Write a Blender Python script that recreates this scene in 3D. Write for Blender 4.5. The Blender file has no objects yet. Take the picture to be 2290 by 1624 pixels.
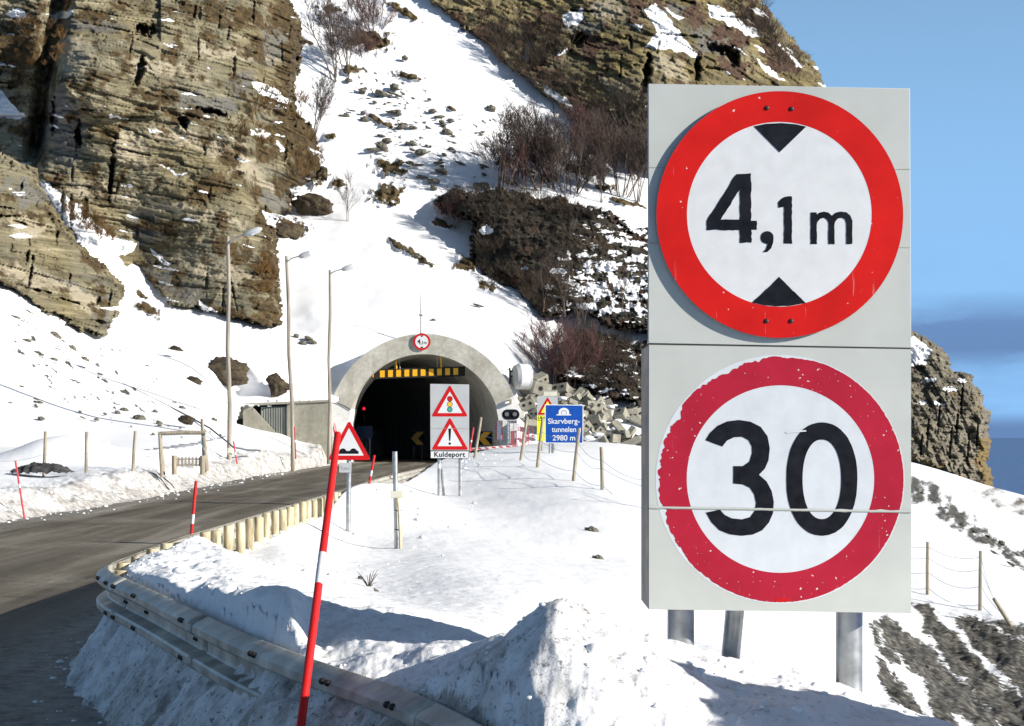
import bpy, bmesh, math, random
import numpy as np
from mathutils import Vector, Matrix

random.seed(7)
SC = bpy.context.scene
COL = SC.collection
R = math.radians

# ------------------------------------------------------------------ camera, sky, sun, exposure
F, CX, HY, EYE = 3631.0, 1145.0, 972.0, 1.7          # focal length and horizon in 2290-wide picture units
def P(px, py, d):
    return Vector(((px - CX) * d / F, d, EYE - (py - HY) * d / F))

cam_d = bpy.data.cameras.new("camera")
cam = bpy.data.objects.new("camera", cam_d)
COL.objects.link(cam)
cam.location = (0, 0, EYE)
cam.rotation_euler = (R(90), 0, 0)
cam_d.sensor_width = 36.0
cam_d.lens = 36.0 * F / 2290.0
cam_d.shift_y = (HY - 812.0) / 2290.0
cam_d.clip_start = 0.05
cam_d.clip_end = 20000
SC.camera = cam

SUN_AZ, SUN_EL = R(66), R(21)                          # azimuth measured from behind the camera towards the right
SUNV = Vector((math.cos(SUN_EL) * math.sin(SUN_AZ), -math.cos(SUN_EL) * math.cos(SUN_AZ), math.sin(SUN_EL)))
sun_d = bpy.data.lights.new("sun", 'SUN')
sun_d.energy = 5.0
sun_d.angle = R(0.5)
sun_d.color = (1.0, 0.95, 0.865)
sun = bpy.data.objects.new("sun", sun_d)
COL.objects.link(sun)
sun.location = (30, -20, 40)
sun.rotation_euler = (-SUNV).to_track_quat('-Z', 'Y').to_euler()

SC.view_settings.view_transform = 'Standard'
SC.view_settings.look = 'None'
SC.view_settings.gamma = 1.0
SC.view_settings.exposure = 0.60
SC.cycles.max_bounces = 6
SC.cycles.diffuse_bounces = 4

W = bpy.data.worlds.new("World")
SC.world = W
W.use_nodes = True
nt = W.node_tree
nt.nodes.clear()
wo = nt.nodes.new('ShaderNodeOutputWorld')
bg = nt.nodes.new('ShaderNodeBackground')
sky = nt.nodes.new('ShaderNodeTexSky')
sky.sky_type = 'NISHITA'
sky.sun_disc = False
sky.sun_elevation = SUN_EL
sky.sun_rotation = math.atan2(SUNV.x, SUNV.y)
sky.air_density = 1.0
sky.dust_density = 0.3
sky.ozone_density = 2.5
bg.inputs['Strength'].default_value = 0.055
# thin clouds low over the fjord
tc = nt.nodes.new('ShaderNodeTexCoord')
mp = nt.nodes.new('ShaderNodeMapping')
mp.inputs['Scale'].default_value = (7, 7, 26)
mp.inputs['Location'].default_value = (0.2, 0.0, 0.3)
nz = nt.nodes.new('ShaderNodeTexNoise')
nz.inputs['Scale'].default_value = 1.3
nz.inputs['Detail'].default_value = 6
nz.inputs['Roughness'].default_value = 0.55
sep = nt.nodes.new('ShaderNodeSeparateXYZ')
ramp = nt.nodes.new('ShaderNodeValToRGB')               # cloud amount by elevation
cr = ramp.color_ramp
cr.elements[0].position = 0.0; cr.elements[0].color = (1, 1, 1, 1)
cr.elements[1].position = 0.13; cr.elements[1].color = (0, 0, 0, 1)
for pos, v in ((0.0095, 1.0), (0.018, 0.12), (0.036, 0.3), (0.05, 0.95), (0.066, 0.9), (0.085, 0.1)):
    e = cr.elements.new(pos); e.color = (v, v, v, 1)
cl = nt.nodes.new('ShaderNodeMapRange')
cl.inputs['From Min'].default_value = 0.30
cl.inputs['From Max'].default_value = 0.52
mul = nt.nodes.new('ShaderNodeMath'); mul.operation = 'MULTIPLY'
mix = nt.nodes.new('ShaderNodeMixRGB')
mix.inputs['Color2'].default_value = (1.7, 3.1, 6.0, 1)
L = nt.links.new
L(tc.outputs['Generated'], mp.inputs['Vector']); L(mp.outputs['Vector'], nz.inputs['Vector'])
L(tc.outputs['Generated'], sep.inputs['Vector']); L(sep.outputs['Z'], ramp.inputs['Fac'])
tint = nt.nodes.new('ShaderNodeMixRGB'); tint.blend_type = 'MULTIPLY'; tint.inputs['Fac'].default_value = 1.0
tint.inputs['Color2'].default_value = (1.25, 1.07, 0.92, 1)
hz = nt.nodes.new('ShaderNodeMapRange'); hz.interpolation_type = 'SMOOTHSTEP'
hz.inputs['From Min'].default_value = 0.55; hz.inputs['From Max'].default_value = 0.02
hzm = nt.nodes.new('ShaderNodeMixRGB'); hzm.inputs['Color2'].default_value = (3.5, 7.0, 11.9, 1)
L(sky.outputs['Color'], tint.inputs['Color1']); L(tint.outputs['Color'], hzm.inputs['Color1'])
L(sep.outputs['Z'], hz.inputs['Value']); L(hz.outputs['Result'], hzm.inputs['Fac'])
L(nz.outputs['Fac'], cl.inputs['Value'])
lo = nt.nodes.new('ShaderNodeMapRange'); lo.interpolation_type = 'SMOOTHSTEP'
lo.inputs['From Min'].default_value = 0.017; lo.inputs['From Max'].default_value = 0.003
mx = nt.nodes.new('ShaderNodeMath'); mx.operation = 'MAXIMUM'
L(sep.outputs['Z'], lo.inputs['Value']); L(lo.outputs['Result'], mx.inputs[1]); L(mul.outputs['Value'], mx.inputs[0])
L(cl.outputs['Result'], mul.inputs[0]); L(ramp.outputs['Color'], mul.inputs[1])
L(mx.outputs['Value'], mix.inputs['Fac']); L(hzm.outputs['Color'], mix.inputs['Color1'])
L(mix.outputs['Color'], bg.inputs['Color']); L(bg.outputs['Background'], wo.inputs['Surface'])

# ------------------------------------------------------------------ maths helpers
_rng = np.random.RandomState(11)
_perm = np.concatenate([_rng.permutation(256)] * 3)
_g3 = _rng.normal(size=(256, 3)); _g3 /= np.linalg.norm(_g3, axis=1)[:, None]
_val = _rng.rand(256)

def noise(x, y, z=0.0):
    x, y, z = np.broadcast_arrays(np.asarray(x, float), np.asarray(y, float), np.asarray(z, float))
    xi, yi, zi = np.floor(x).astype(int), np.floor(y).astype(int), np.floor(z).astype(int)
    xf, yf, zf = x - xi, y - yi, z - zi
    u, v, w = [t * t * t * (t * (t * 6 - 15) + 10) for t in (xf, yf, zf)]
    def g(dx, dy, dz):
        h = _perm[(_perm[(_perm[(xi + dx) & 255] + yi + dy) & 255] + zi + dz) & 255]
        gr = _g3[h]
        return gr[..., 0] * (xf - dx) + gr[..., 1] * (yf - dy) + gr[..., 2] * (zf - dz)
    l = lambda a, b, t: a + (b - a) * t
    return l(l(l(g(0,0,0), g(1,0,0), u), l(g(0,1,0), g(1,1,0), u), v),
             l(l(g(0,0,1), g(1,0,1), u), l(g(0,1,1), g(1,1,1), u), v), w) * 1.4

def fbm(x, y, z=0.0, o=4, r=0.5):
    s, a, f = 0.0, 1.0, 1.0
    for i in range(o):
        s = s + a * noise(np.asarray(x) * f + 17.3 * i, np.asarray(y) * f - 9.1 * i, np.asarray(z) * f + 3.7 * i)
        a *= r; f *= 2.03
    return s

def cellv(i, j, k=0):
    i, j = np.floor(i).astype(int), np.floor(j).astype(int)
    return _val[_perm[(_perm[(_perm[i & 255] + j) & 255] + k) & 255]]

def sstep(a, b, x):
    t = np.clip((np.asarray(x, float) - a) / (b - a), 0, 1)
    return t * t * (3 - 2 * t)

def tps(pts, vals, lam=1e-3):
    pts = np.asarray(pts, float); vals = np.asarray(vals, float); n = len(pts)
    def k(r2): return 0.5 * r2 * np.log(r2 + 1e-12)
    d2 = ((pts[:, None] - pts[None]) ** 2).sum(-1)
    A = np.zeros((n + 3, n + 3)); A[:n, :n] = k(d2) + lam * np.eye(n)
    A[:n, n] = 1; A[:n, n + 1:] = pts; A[n, :n] = 1; A[n + 1:, :n] = pts.T
    w = np.linalg.solve(A, np.concatenate([vals, np.zeros(3)]))
    def ev(x, y):
        x = np.asarray(x, float); y = np.asarray(y, float); sh = np.broadcast(x, y).shape
        x, y = [np.broadcast_to(t, sh).ravel() for t in (x, y)]
        out = w[n] + w[n + 1] * x + w[n + 2] * y
        for i in range(n):
            out = out + w[i] * k((x - pts[i, 0]) ** 2 + (y - pts[i, 1]) ** 2)
        return out.reshape(sh)
    return ev

def sdist(px, py, poly):
    """signed distance to a closed outline, positive inside"""
    poly = np.asarray(poly, float); px = np.asarray(px, float); py = np.asarray(py, float)
    best = np.full(px.shape, 1e18); ins = np.zeros(px.shape, bool)
    for i in range(len(poly)):
        ax, ay = poly[i]; bx, by = poly[(i + 1) % len(poly)]
        dx, dy = bx - ax, by - ay
        t = np.clip(((px - ax) * dx + (py - ay) * dy) / (dx * dx + dy * dy + 1e-12), 0, 1)
        best = np.minimum(best, (px - ax - t * dx) ** 2 + (py - ay - t * dy) ** 2)
        c = ((ay > py) != (by > py)) & (px < (bx - ax) * (py - ay) / (by - ay + 1e-12) + ax)
        ins ^= c
    return np.sqrt(best) * np.where(ins, 1, -1)

# ------------------------------------------------------------------ material helpers
class NB:
    def __init__(self, name):
        self.m = bpy.data.materials.new(name); self.m.use_nodes = True
        self.t = self.m.node_tree; self.t.nodes.clear()
        self.o = self.n('OutputMaterial'); self.b = self.n('BsdfPrincipled')
        self.l(self.b.outputs[0], self.o.inputs[0])
        self.b.inputs['Specular IOR Level'].default_value = 0.25
    def n(self, k): return self.t.nodes.new('ShaderNode' + k)
    def l(self, a, b): self.t.links.new(a, b)
    def set(self, k, v):
        if hasattr(v, 'is_linked') or isinstance(v, bpy.types.NodeSocket): self.l(v, self.b.inputs[k])
        else: self.b.inputs[k].default_value = v if not isinstance(v, tuple) or len(v) != 3 else (*v, 1)
        return self
    def co(self, scale=(1, 1, 1), rot=(0, 0, 0), kind='Object'):
        a = self.n('TexCoord'); m = self.n('Mapping')
        m.inputs['Scale'].default_value = scale; m.inputs['Rotation'].default_value = rot
        self.l(a.outputs[kind], m.inputs[0]); return m.outputs[0]
    def noise(self, scale=1, detail=4, rough=0.55, vec=None, dist=0.0):
        a = self.n('TexNoise'); a.inputs['Scale'].default_value = scale; a.inputs['Detail'].default_value = detail
        a.inputs['Roughness'].default_value = rough; a.inputs['Distortion'].default_value = dist
        self.l(vec if vec is not None else self.co(), a.inputs['Vector']); return a.outputs['Fac']
    def vor(self, scale=1, vec=None, feat='F1', out='Distance'):
        a = self.n('TexVoronoi'); a.inputs['Scale'].default_value = scale; a.feature = feat
        self.l(vec if vec is not None else self.co(), a.inputs['Vector']); return a.outputs[out]
    def rng(self, v, a, b, c=0.0, d=1.0):
        m = self.n('MapRange'); m.inputs[1].default_value = a; m.inputs[2].default_value = b
        m.inputs[3].default_value = c; m.inputs[4].default_value = d
        self.l(v, m.inputs[0]); return m.outputs[0]
    def math(self, op, a, b):
        m = self.n('Math'); m.operation = op
        for i, v in enumerate((a, b)):
            if isinstance(v, (int, float)): m.inputs[i].default_value = v
            else: self.l(v, m.inputs[i])
        return m.outputs[0]
    def mix(self, f, a, b, mode='MIX'):
        m = self.n('MixRGB'); m.blend_type = mode
        for s, v in zip((m.inputs[0], m.inputs[1], m.inputs[2]), (f, a, b)):
            if isinstance(v, (int, float)): s.default_value = v
            elif isinstance(v, tuple): s.default_value = (*v[:3], 1)
            else: self.l(v, s)
        return m.outputs[0]
    def ramp(self, v, stops):
        r = self.n('ValToRGB'); e = r.color_ramp.elements
        while len(e) < len(stops): e.new(0.5)
        for q, (p, c) in zip(e, stops):
            q.position = p; q.color = (*c, 1) if isinstance(c, tuple) else (c, c, c, 1)
        self.l(v, r.inputs[0]); return r.outputs[0]
    def attr(self, name):
        a = self.n('Attribute'); a.attribute_name = name
        s = self.n('SeparateColor'); self.l(a.outputs['Color'], s.inputs[0]); return list(s.outputs) + [a.outputs['Alpha']]
    def bump(self, h, strength=0.3, dist=0.05, prev=None):
        b = self.n('Bump'); b.inputs['Strength'].default_value = strength; b.inputs['Distance'].default_value = dist
        self.l(h, b.inputs['Height'])
        if prev is not None: self.l(prev, b.inputs['Normal'])
        self.l(b.outputs[0], self.b.inputs['Normal']); return b.outputs[0]

def plain(name, col, rough=0.5, var=0.12, scale=6.0, metal=0.0, bump=0.0, spec=0.3, stretch=(1, 1, 1)):
    """paint, metal, plastic: a colour with faint wear and grime variation"""
    k = NB(name)
    v = k.noise(scale, 5, 0.6, k.co(stretch))
    lo = tuple(max(0, c * (1 - var * 1.6)) for c in col); hi = tuple(min(1, c * (1 + var)) for c in col)
    k.set('Base Color', k.ramp(v, [(0.3, lo), (0.7, hi)]))
    k.set('Roughness', k.rng(v, 0.3, 0.7, rough * 0.85, min(1, rough * 1.15)))
    k.b.inputs['Metallic'].default_value = metal
    k.b.inputs['Specular IOR Level'].default_value = spec
    if bump: k.bump(v, bump, 0.01)
    return k.m

# snow with soil / plants / road dirt by surface attribute: R bare stone, G road dirt, B dead plants
def snow_material():
    k = NB("snow")
    r, g, b = k.attr('cover')[:3]
    big = k.noise(0.5, 5)
    fine = k.noise(9, 6, 0.65)
    grain = k.noise(60, 3, 0.7)
    snow = k.ramp(fine, [(0.25, (0.80, 0.81, 0.84)), (0.7, (0.88, 0.88, 0.89))])
    st = k.noise(3.2, 6, 0.7)
    gv = k.vor(9.0)
    stone = k.ramp(st, [(0.3, (0.05, 0.047, 0.041)), (0.5, (0.12, 0.11, 0.093)), (0.72, (0.24, 0.225, 0.19))])
    stone = k.mix(0.85, stone, k.ramp(gv, [(0.1, 0.78), (0.4, 0.45), (0.7, 0.12)]), 'OVERLAY')
    plant = k.ramp(k.noise(2.3, 6, 0.75), [(0.3, (0.018, 0.016, 0.008)), (0.5, (0.07, 0.05, 0.022)), (0.7, (0.16, 0.11, 0.04))])
    dirtn = k.noise(5, 7, 0.72)
    spk = k.rng(k.noise(28, 3, 0.8), 0.56, 0.66)
    dirt = k.mix(k.rng(dirtn, 0.35, 0.65), (0.50, 0.45, 0.385), (0.11, 0.092, 0.07))
    thr = k.math('ADD', g, k.rng(dirtn, 0.2, 0.8, -0.45, 0.45))
    f1 = k.math('MULTIPLY', k.rng(thr, 0.25, 0.95), 0.85)
    c = k.mix(f1, snow, dirt)
    sf = k.math('MULTIPLY', spk, k.rng(g, 0.05, 0.5, 0.0, 0.8))
    c = k.mix(sf, c, (0.07, 0.06, 0.05))
    edge = k.rng(k.noise(4.5, 7, 0.8), 0.25, 0.75, -0.42, 0.42)
    c = k.mix(k.rng(k.math('ADD', r, edge), 0.44, 0.56), c, stone)
    c = k.mix(k.rng(k.math('ADD', b, edge), 0.42, 0.58), c, plant)
    k.set('Base Color', c)
    k.set('Roughness', 0.75)
    h = k.mix(0.5, big, fine)
    n1 = k.bump(big, 0.10, 0.3)
    n2 = k.bump(fine, 0.14, 0.04, n1)
    k.bump(grain, 0.3, 0.012, n2)
    return k.m

def rock_material(name, dip, cols, vegcols, fine=1.0):
    k = NB(name)
    r, g, b, pale = k.attr('cover')
    bed = k.co((0.12, 0.12, 2.6 * fine), (0, dip, 0))
    bed2 = k.co((0.35, 0.35, 9.0 * fine), (0, dip, 0))
    s1 = k.noise(1.0, 6, 0.6, bed, 0.4)
    s2 = k.noise(1.0, 5, 0.65, bed2, 0.3)
    patch = k.noise(0.09, 5, 0.6)
    spot = k.noise(1.3, 7, 0.75)
    base = k.ramp(s1, [(0.25, cols[0]), (0.45, cols[1]), (0.6, cols[2]), (0.78, cols[3])])
    base = k.mix(0.6, base, k.ramp(s2, [(0.3, 0.25), (0.5, 0.5), (0.7, 0.85)]), 'OVERLAY')
    base = k.mix(k.rng(patch, 0.42, 0.62, 0.0, 0.75), base, cols[4])
    dk = k.noise(0.33, 6, 0.7, k.co((1, 1, 1.6)))
    base = k.mix(k.rng(k.noise(0.05, 4, 0.6), 0.5, 0.68, 0.0, 0.55), base, cols[3])
    base = k.mix(k.rng(dk, 0.54, 0.70, 0.0, 0.75), base, tuple(x * 0.9 for x in cols[0]))
    base = k.mix(0.36, base, k.ramp(spot, [(0.3, 0.2), (0.5, 0.5), (0.7, 0.8)]), 'OVERLAY')
    jit = k.rng(spot, 0.25, 0.75, -0.25, 0.25)
    base = k.mix(k.rng(k.math('ADD', g, jit), 0.3, 0.75, 0.0, 0.8), base, k.mix(s2, (0.075, 0.075, 0.068), (0.21, 0.20, 0.18)))
    base = k.mix(k.rng(k.math('ADD', pale, jit), 0.3, 0.8, 0.0, 0.75), base, k.mix(s2, (0.26, 0.215, 0.14), (0.52, 0.46, 0.34)))
    # thin vertical joints coloured dark
    jt = k.noise(1.0, 5, 0.7, k.co((2.6, 2.6, 0.35), (0, dip * 0.5, 0)), 0.8)
    base = k.mix(k.rng(jt, 0.30, 0.24, 0.0, 0.8), base, (0.02, 0.018, 0.014))
    veg = k.ramp(k.noise(1.9, 7, 0.75), [(0.3, vegcols[0]), (0.5, vegcols[1]), (0.7, vegcols[2])])
    vthr = k.math('ADD', b, k.rng(k.noise(0.55, 7, 0.7), 0.25, 0.75, -0.5, 0.5))
    c = k.mix(k.rng(vthr, 0.42, 0.6), base, veg)
    sthr = k.math('ADD', r, k.rng(k.noise(2.4, 5, 0.65), 0.25, 0.75, -0.3, 0.3))
    c = k.mix(k.rng(sthr, 0.46, 0.54), c, (0.85, 0.86, 0.88))
    k.set('Base Color', c); k.set('Roughness', 0.9)
    n1 = k.bump(s2, 0.7, 0.18)
    n2 = k.bump(jt, 0.4, 0.25, n1)
    k.bump(spot, 0.55, 0.15, n2)
    return k.m

M = {}
M['snow'] = snow_material()
M['cliff'] = rock_material("layered_rock", R(-8), [(0.038, 0.033, 0.021), (0.145, 0.12, 0.064), (0.25, 0.212, 0.124), (0.41, 0.365, 0.255), (0.16, 0.155, 0.118)],
                           [(0.018, 0.014, 0.007), (0.066, 0.046, 0.021), (0.155, 0.10, 0.042)])
M['cliff_up'] = rock_material("layered_rock_steep", R(-26), [(0.032, 0.027, 0.014), (0.12, 0.096, 0.04), (0.23, 0.18, 0.078), (0.36, 0.30, 0.165), (0.13, 0.115, 0.08)],
                              [(0.03, 0.018, 0.012), (0.075, 0.045, 0.03), (0.14, 0.085, 0.05)])
M['cliff_dark'] = rock_material("dark_scrubby_rock", R(-10), [(0.012, 0.011, 0.009), (0.03, 0.027, 0.02), (0.055, 0.048, 0.036), (0.09, 0.075, 0.055), (0.03, 0.028, 0.022)],
                                [(0.01, 0.008, 0.005), (0.035, 0.022, 0.014), (0.085, 0.048, 0.028)], 1.5)
M['cliff_far'] = rock_material("grey_layered_rock", R(3), [(0.045, 0.04, 0.03), (0.13, 0.115, 0.085), (0.22, 0.195, 0.145), (0.32, 0.29, 0.225), (0.13, 0.115, 0.085)],
                               [(0.05, 0.04, 0.02), (0.17, 0.12, 0.05), (0.3, 0.22, 0.1)], 0.7)

# ------------------------------------------------------------------ object helpers
def tag(o, label=None, cat=None, group=None, kind=None):
    if label: o['label'] = label
    if cat: o['category'] = cat
    if group: o['group'] = group
    if kind: o['kind'] = kind
    return o

def link(name, me, mat=None, parent=None, loc=None, rot=None):
    o = bpy.data.objects.new(name, me); COL.objects.link(o)
    if mat is not None and me is not None:
        me.materials.clear(); me.materials.append(mat)
    if parent is not None: o.parent = parent
    if loc is not None: o.location = loc
    if rot is not None: o.rotation_euler = rot
    return o

def thing(name, loc, label, cat, group=None, rot=(0, 0, 0)):
    o = bpy.data.objects.new(name, None); COL.objects.link(o)
    o.empty_display_size = 0.2; o.location = loc; o.rotation_euler = rot
    return tag(o, label, cat, group)

def grid_mesh(name, V, keep, cover=None, smooth=True):
    """V (rows, cols, 3), keep (rows-1, cols-1) face mask"""
    nr, nc = V.shape[:2]
    idx = np.arange(nr * nc).reshape(nr, nc)
    q = np.stack([idx[:-1, :-1], idx[1:, :-1], idx[1:, 1:], idx[:-1, 1:]], -1)[keep]
    used = np.zeros(nr * nc, bool); used[q.ravel()] = True
    remap = np.cumsum(used) - 1
    q = remap[q]; verts = V.reshape(-1, 3)[used]
    me = bpy.data.meshes.new(name)
    me.vertices.add(len(verts)); me.vertices.foreach_set('co', verts.astype(np.float32).ravel())
    me.loops.add(q.size); me.loops.foreach_set('vertex_index', q.astype(np.int32).ravel())
    me.polygons.add(len(q)); me.polygons.foreach_set('loop_start', np.arange(0, q.size, 4, dtype=np.int32))
    try: me.polygons.foreach_set('loop_total', np.full(len(q), 4, dtype=np.int32))
    except Exception: pass
    me.polygons.foreach_set('use_smooth', np.full(len(q), smooth))
    if cover is not None:
        a = me.attributes.new('cover', 'FLOAT_COLOR', 'POINT')
        nc_ = cover.shape[-1]; c = np.zeros((len(verts), 4), np.float32); c[:, :nc_] = cover.reshape(-1, nc_)[used]
        a.data.foreach_set('color', c.ravel())
    me.update(calc_edges=True); me.validate()
    return me

class MB:
    """collects shapes into one mesh"""
    def __init__(self): self.v = []; self.f = []
    def add(self, vs, fs):
        b = len(self.v); self.v += [tuple(v) for v in vs]; self.f += [tuple(b + i for i in f) for f in fs]; return self
    def box(self, c, s, rot=None):
        x, y, z = [t / 2 for t in s]
        vs = [Vector((i * x, j * y, k * z)) for i in (-1, 1) for j in (-1, 1) for k in (-1, 1)]
        if rot is not None: vs = [rot @ v for v in vs]
        vs = [v + Vector(c) for v in vs]
        return self.add(vs, [(0, 1, 3, 2), (4, 6, 7, 5), (0, 4, 5, 1), (2, 3, 7, 6), (0, 2, 6, 4), (1, 5, 7, 3)])
    def tube(self, pts, rads, n=10, caps=True):
        pts = [Vector(p) for p in pts]
        if isinstance(rads, (int, float)): rads = [rads] * len(pts)
        b = len(self.v); up = None
        for i, p in enumerate(pts):
            t = (pts[min(i + 1, len(pts) - 1)] - pts[max(i - 1, 0)]).normalized()
            if up is None:
                up = Vector((0, 0, 1)) if abs(t.z) < 0.9 else Vector((1, 0, 0))
            a = t.cross(up).normalized(); c = a.cross(t).normalized(); up = c
            for k in range(n):
                an = 2 * math.pi * k / n
                self.v.append(tuple(p + (a * math.cos(an) + c * math.sin(an)) * rads[i]))
        for i in range(len(pts) - 1):
            for k in range(n):
                k2 = (k + 1) % n
                self.f.append((b + i * n + k, b + i * n + k2, b + (i + 1) * n + k2, b + (i + 1) * n + k))
        if caps:
            self.f.append(tuple(b + k for k in range(n - 1, -1, -1)))
            e = b + (len(pts) - 1) * n; self.f.append(tuple(e + k for k in range(n)))
        return self
    def prism(self, loop, y0, y1):
        """extrude an XZ outline between y0 (front) and y1"""
        n = len(loop)
        vs = [(x, y0, z) for x, z in loop] + [(x, y1, z) for x, z in loop]
        fs = [tuple(range(n)), tuple(range(2 * n - 1, n - 1, -1))]
        fs += [(i, n + i, n + (i + 1) % n, (i + 1) % n) for i in range(n)]
        return self.add(vs, fs)
    def mesh(self, name, smooth=None):
        me = bpy.data.meshes.new(name); me.from_pydata(self.v, [], self.f); me.update()
        bm = bmesh.new(); bm.from_mesh(me); bmesh.ops.recalc_face_normals(bm, faces=bm.faces); bm.to_mesh(me); bm.free()
        if smooth is not None:
            for p in me.polygons: p.use_smooth = True
            try: me.set_sharp_from_angle(angle=R(smooth))
            except Exception: pass
        return me
    def build(self, name, mat, parent=None, loc=None, rot=None, smooth=35, bevel=0.0):
        o = link(name, self.mesh(name, smooth), mat, parent, loc, rot)
        if bevel:
            m = o.modifiers.new("bevel", 'BEVEL'); m.width = bevel; m.segments = 2; m.limit_method = 'ANGLE'
        return o

def flat(name, loops, mat, parent, y, depth=0.002):
    """flat outline(s) with holes in the XZ plane: its front stands at y - depth, facing -Y"""
    cu = bpy.data.curves.new(name, 'CURVE'); cu.dimensions = '2D'; cu.fill_mode = 'BOTH'; cu.extrude = depth / 2
    for lp in loops:
        sp = cu.splines.new('POLY'); sp.points.add(len(lp) - 1); sp.use_cyclic_u = True
        for q, (x, z) in zip(sp.points, lp): q.co = (x, z, 0, 1)
    return curve_to(name, cu, mat, parent, y - depth / 2)

def curve_to(name, cu, mat, parent, y, x=0, z=0):
    t = bpy.data.objects.new(name, cu); COL.objects.link(t)
    dg = bpy.context.evaluated_depsgraph_get()
    me = bpy.data.meshes.new_from_object(t.evaluated_get(dg))
    bpy.data.objects.remove(t); bpy.data.curves.remove(cu)
    me.transform(Matrix.Translation((x, y, z)) @ Matrix.Rotation(R(90), 4, 'X'))
    me.name = name
    return link(name, me, mat, parent)

def text(name, s, size, mat, parent, x, z, y, depth=0.004, bold=0.0, align='CENTER', spacing=1.0, wide=1.0):
    cu = bpy.data.curves.new(name, 'FONT'); cu.body = s; cu.size = size; cu.align_x = align; cu.align_y = 'CENTER'
    cu.extrude = depth / 2; cu.offset = bold; cu.space_character = spacing; cu.resolution_u = 6
    o = curve_to(name, cu, mat, parent, 0)
    o.data.transform(Matrix.Translation((x, y - depth / 2, z)) @ Matrix.Diagonal((wide, 1, 1, 1)))
    return o

def circ(x, z, r, n=64, rz=None): 
    rz = rz or r
    return [(x + r * math.cos(2 * math.pi * i / n), z + rz * math.sin(2 * math.pi * i / n)) for i in range(n)]

# ------------------------------------------------------------------ guard rail line (top edge of the beam, 0.75 m above the road)
RAIL_PX = [(1110, 1640), (1035, 1596), (934, 1546), (793, 1506), (662, 1461), (545, 1416), (428, 1361), (350, 1324), (285, 1296), (246, 1281), (230, 1270),
           (250, 1258), (310, 1236), (400, 1203), (520, 1168), (620, 1138), (700, 1115), (780, 1090), (860, 1066), (940, 1047), (1000, 1030), (1040, 1019)]
RAIL_TOP = 0.75
rail_ctrl = [((px - CX) * (EYE - RAIL_TOP) / (py - HY), (EYE - RAIL_TOP) * F / (py - HY)) for px, py in RAIL_PX]
def resample(pts, step):
    pts = [Vector((p[0], p[1], 0)) for p in pts]; out = []
    for i in range(len(pts) - 1):
        p0, p1, p2, p3 = pts[max(i - 1, 0)], pts[i], pts[i + 1], pts[min(i + 2, len(pts) - 1)]
        n = max(2, int((p2 - p1).length / step))
        for k in range(n):
            t = k / n
            out.append(0.5 * ((2 * p1) + (p2 - p0) * t + (2 * p0 - 5 * p1 + 4 * p2 - p3) * t * t + (3 * p1 - 3 * p2 + p3 - p0) * t ** 3))
    out.append(pts[-1]); return out
rail_line = resample(rail_ctrl, 0.12)
for _ in range(20):
    rail_line = [rail_line[0]] + [(rail_line[i - 1] + rail_line[i] * 2 + rail_line[i + 1]) / 4 for i in range(1, len(rail_line) - 1)] + [rail_line[-1]]
rail_np = np.array([(p.x, p.y) for p in rail_line])
rail_ext = np.vstack([[(1.6, 1.2)], [(0.35, 4.2)], rail_np[::4], [(-1.2, 98.0)], [(-0.7, 140)]])

def rail_q(X, Y):
    """distance to the rail line, positive on the fjord side; and the Y of the nearest rail point"""
    best = np.full(X.shape, 1e18); sgn = np.ones(X.shape); ny = np.zeros(X.shape)
    for i in range(len(rail_ext) - 1):
        ax, ay = rail_ext[i]; bx, by = rail_ext[i + 1]; dx, dy = bx - ax, by - ay
        t = np.clip(((X - ax) * dx + (Y - ay) * dy) / (dx * dx + dy * dy), 0, 1)
        ex, ey = X - ax - t * dx, Y - ay - t * dy
        d = ex * ex + ey * ey; m = d < best
        best = np.where(m, d, best); ny = np.where(m, ay + t * dy, ny)
        sgn = np.where(m, np.where(dx * ey - dy * ex < 0, 1, -1), sgn)
    return np.sqrt(best) * sgn, ny

ROADL = [(-60, -10.5), (0, -9.9), (31, -9.8), (37, -9.6), (50, -9.9), (66, -10.5), (80, -10.3), (92, -10.0), (98, -9.9), (200, -9.9)]
def road_left(Y): return np.interp(Y, [a for a, b in ROADL], [b for a, b in ROADL])

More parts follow.
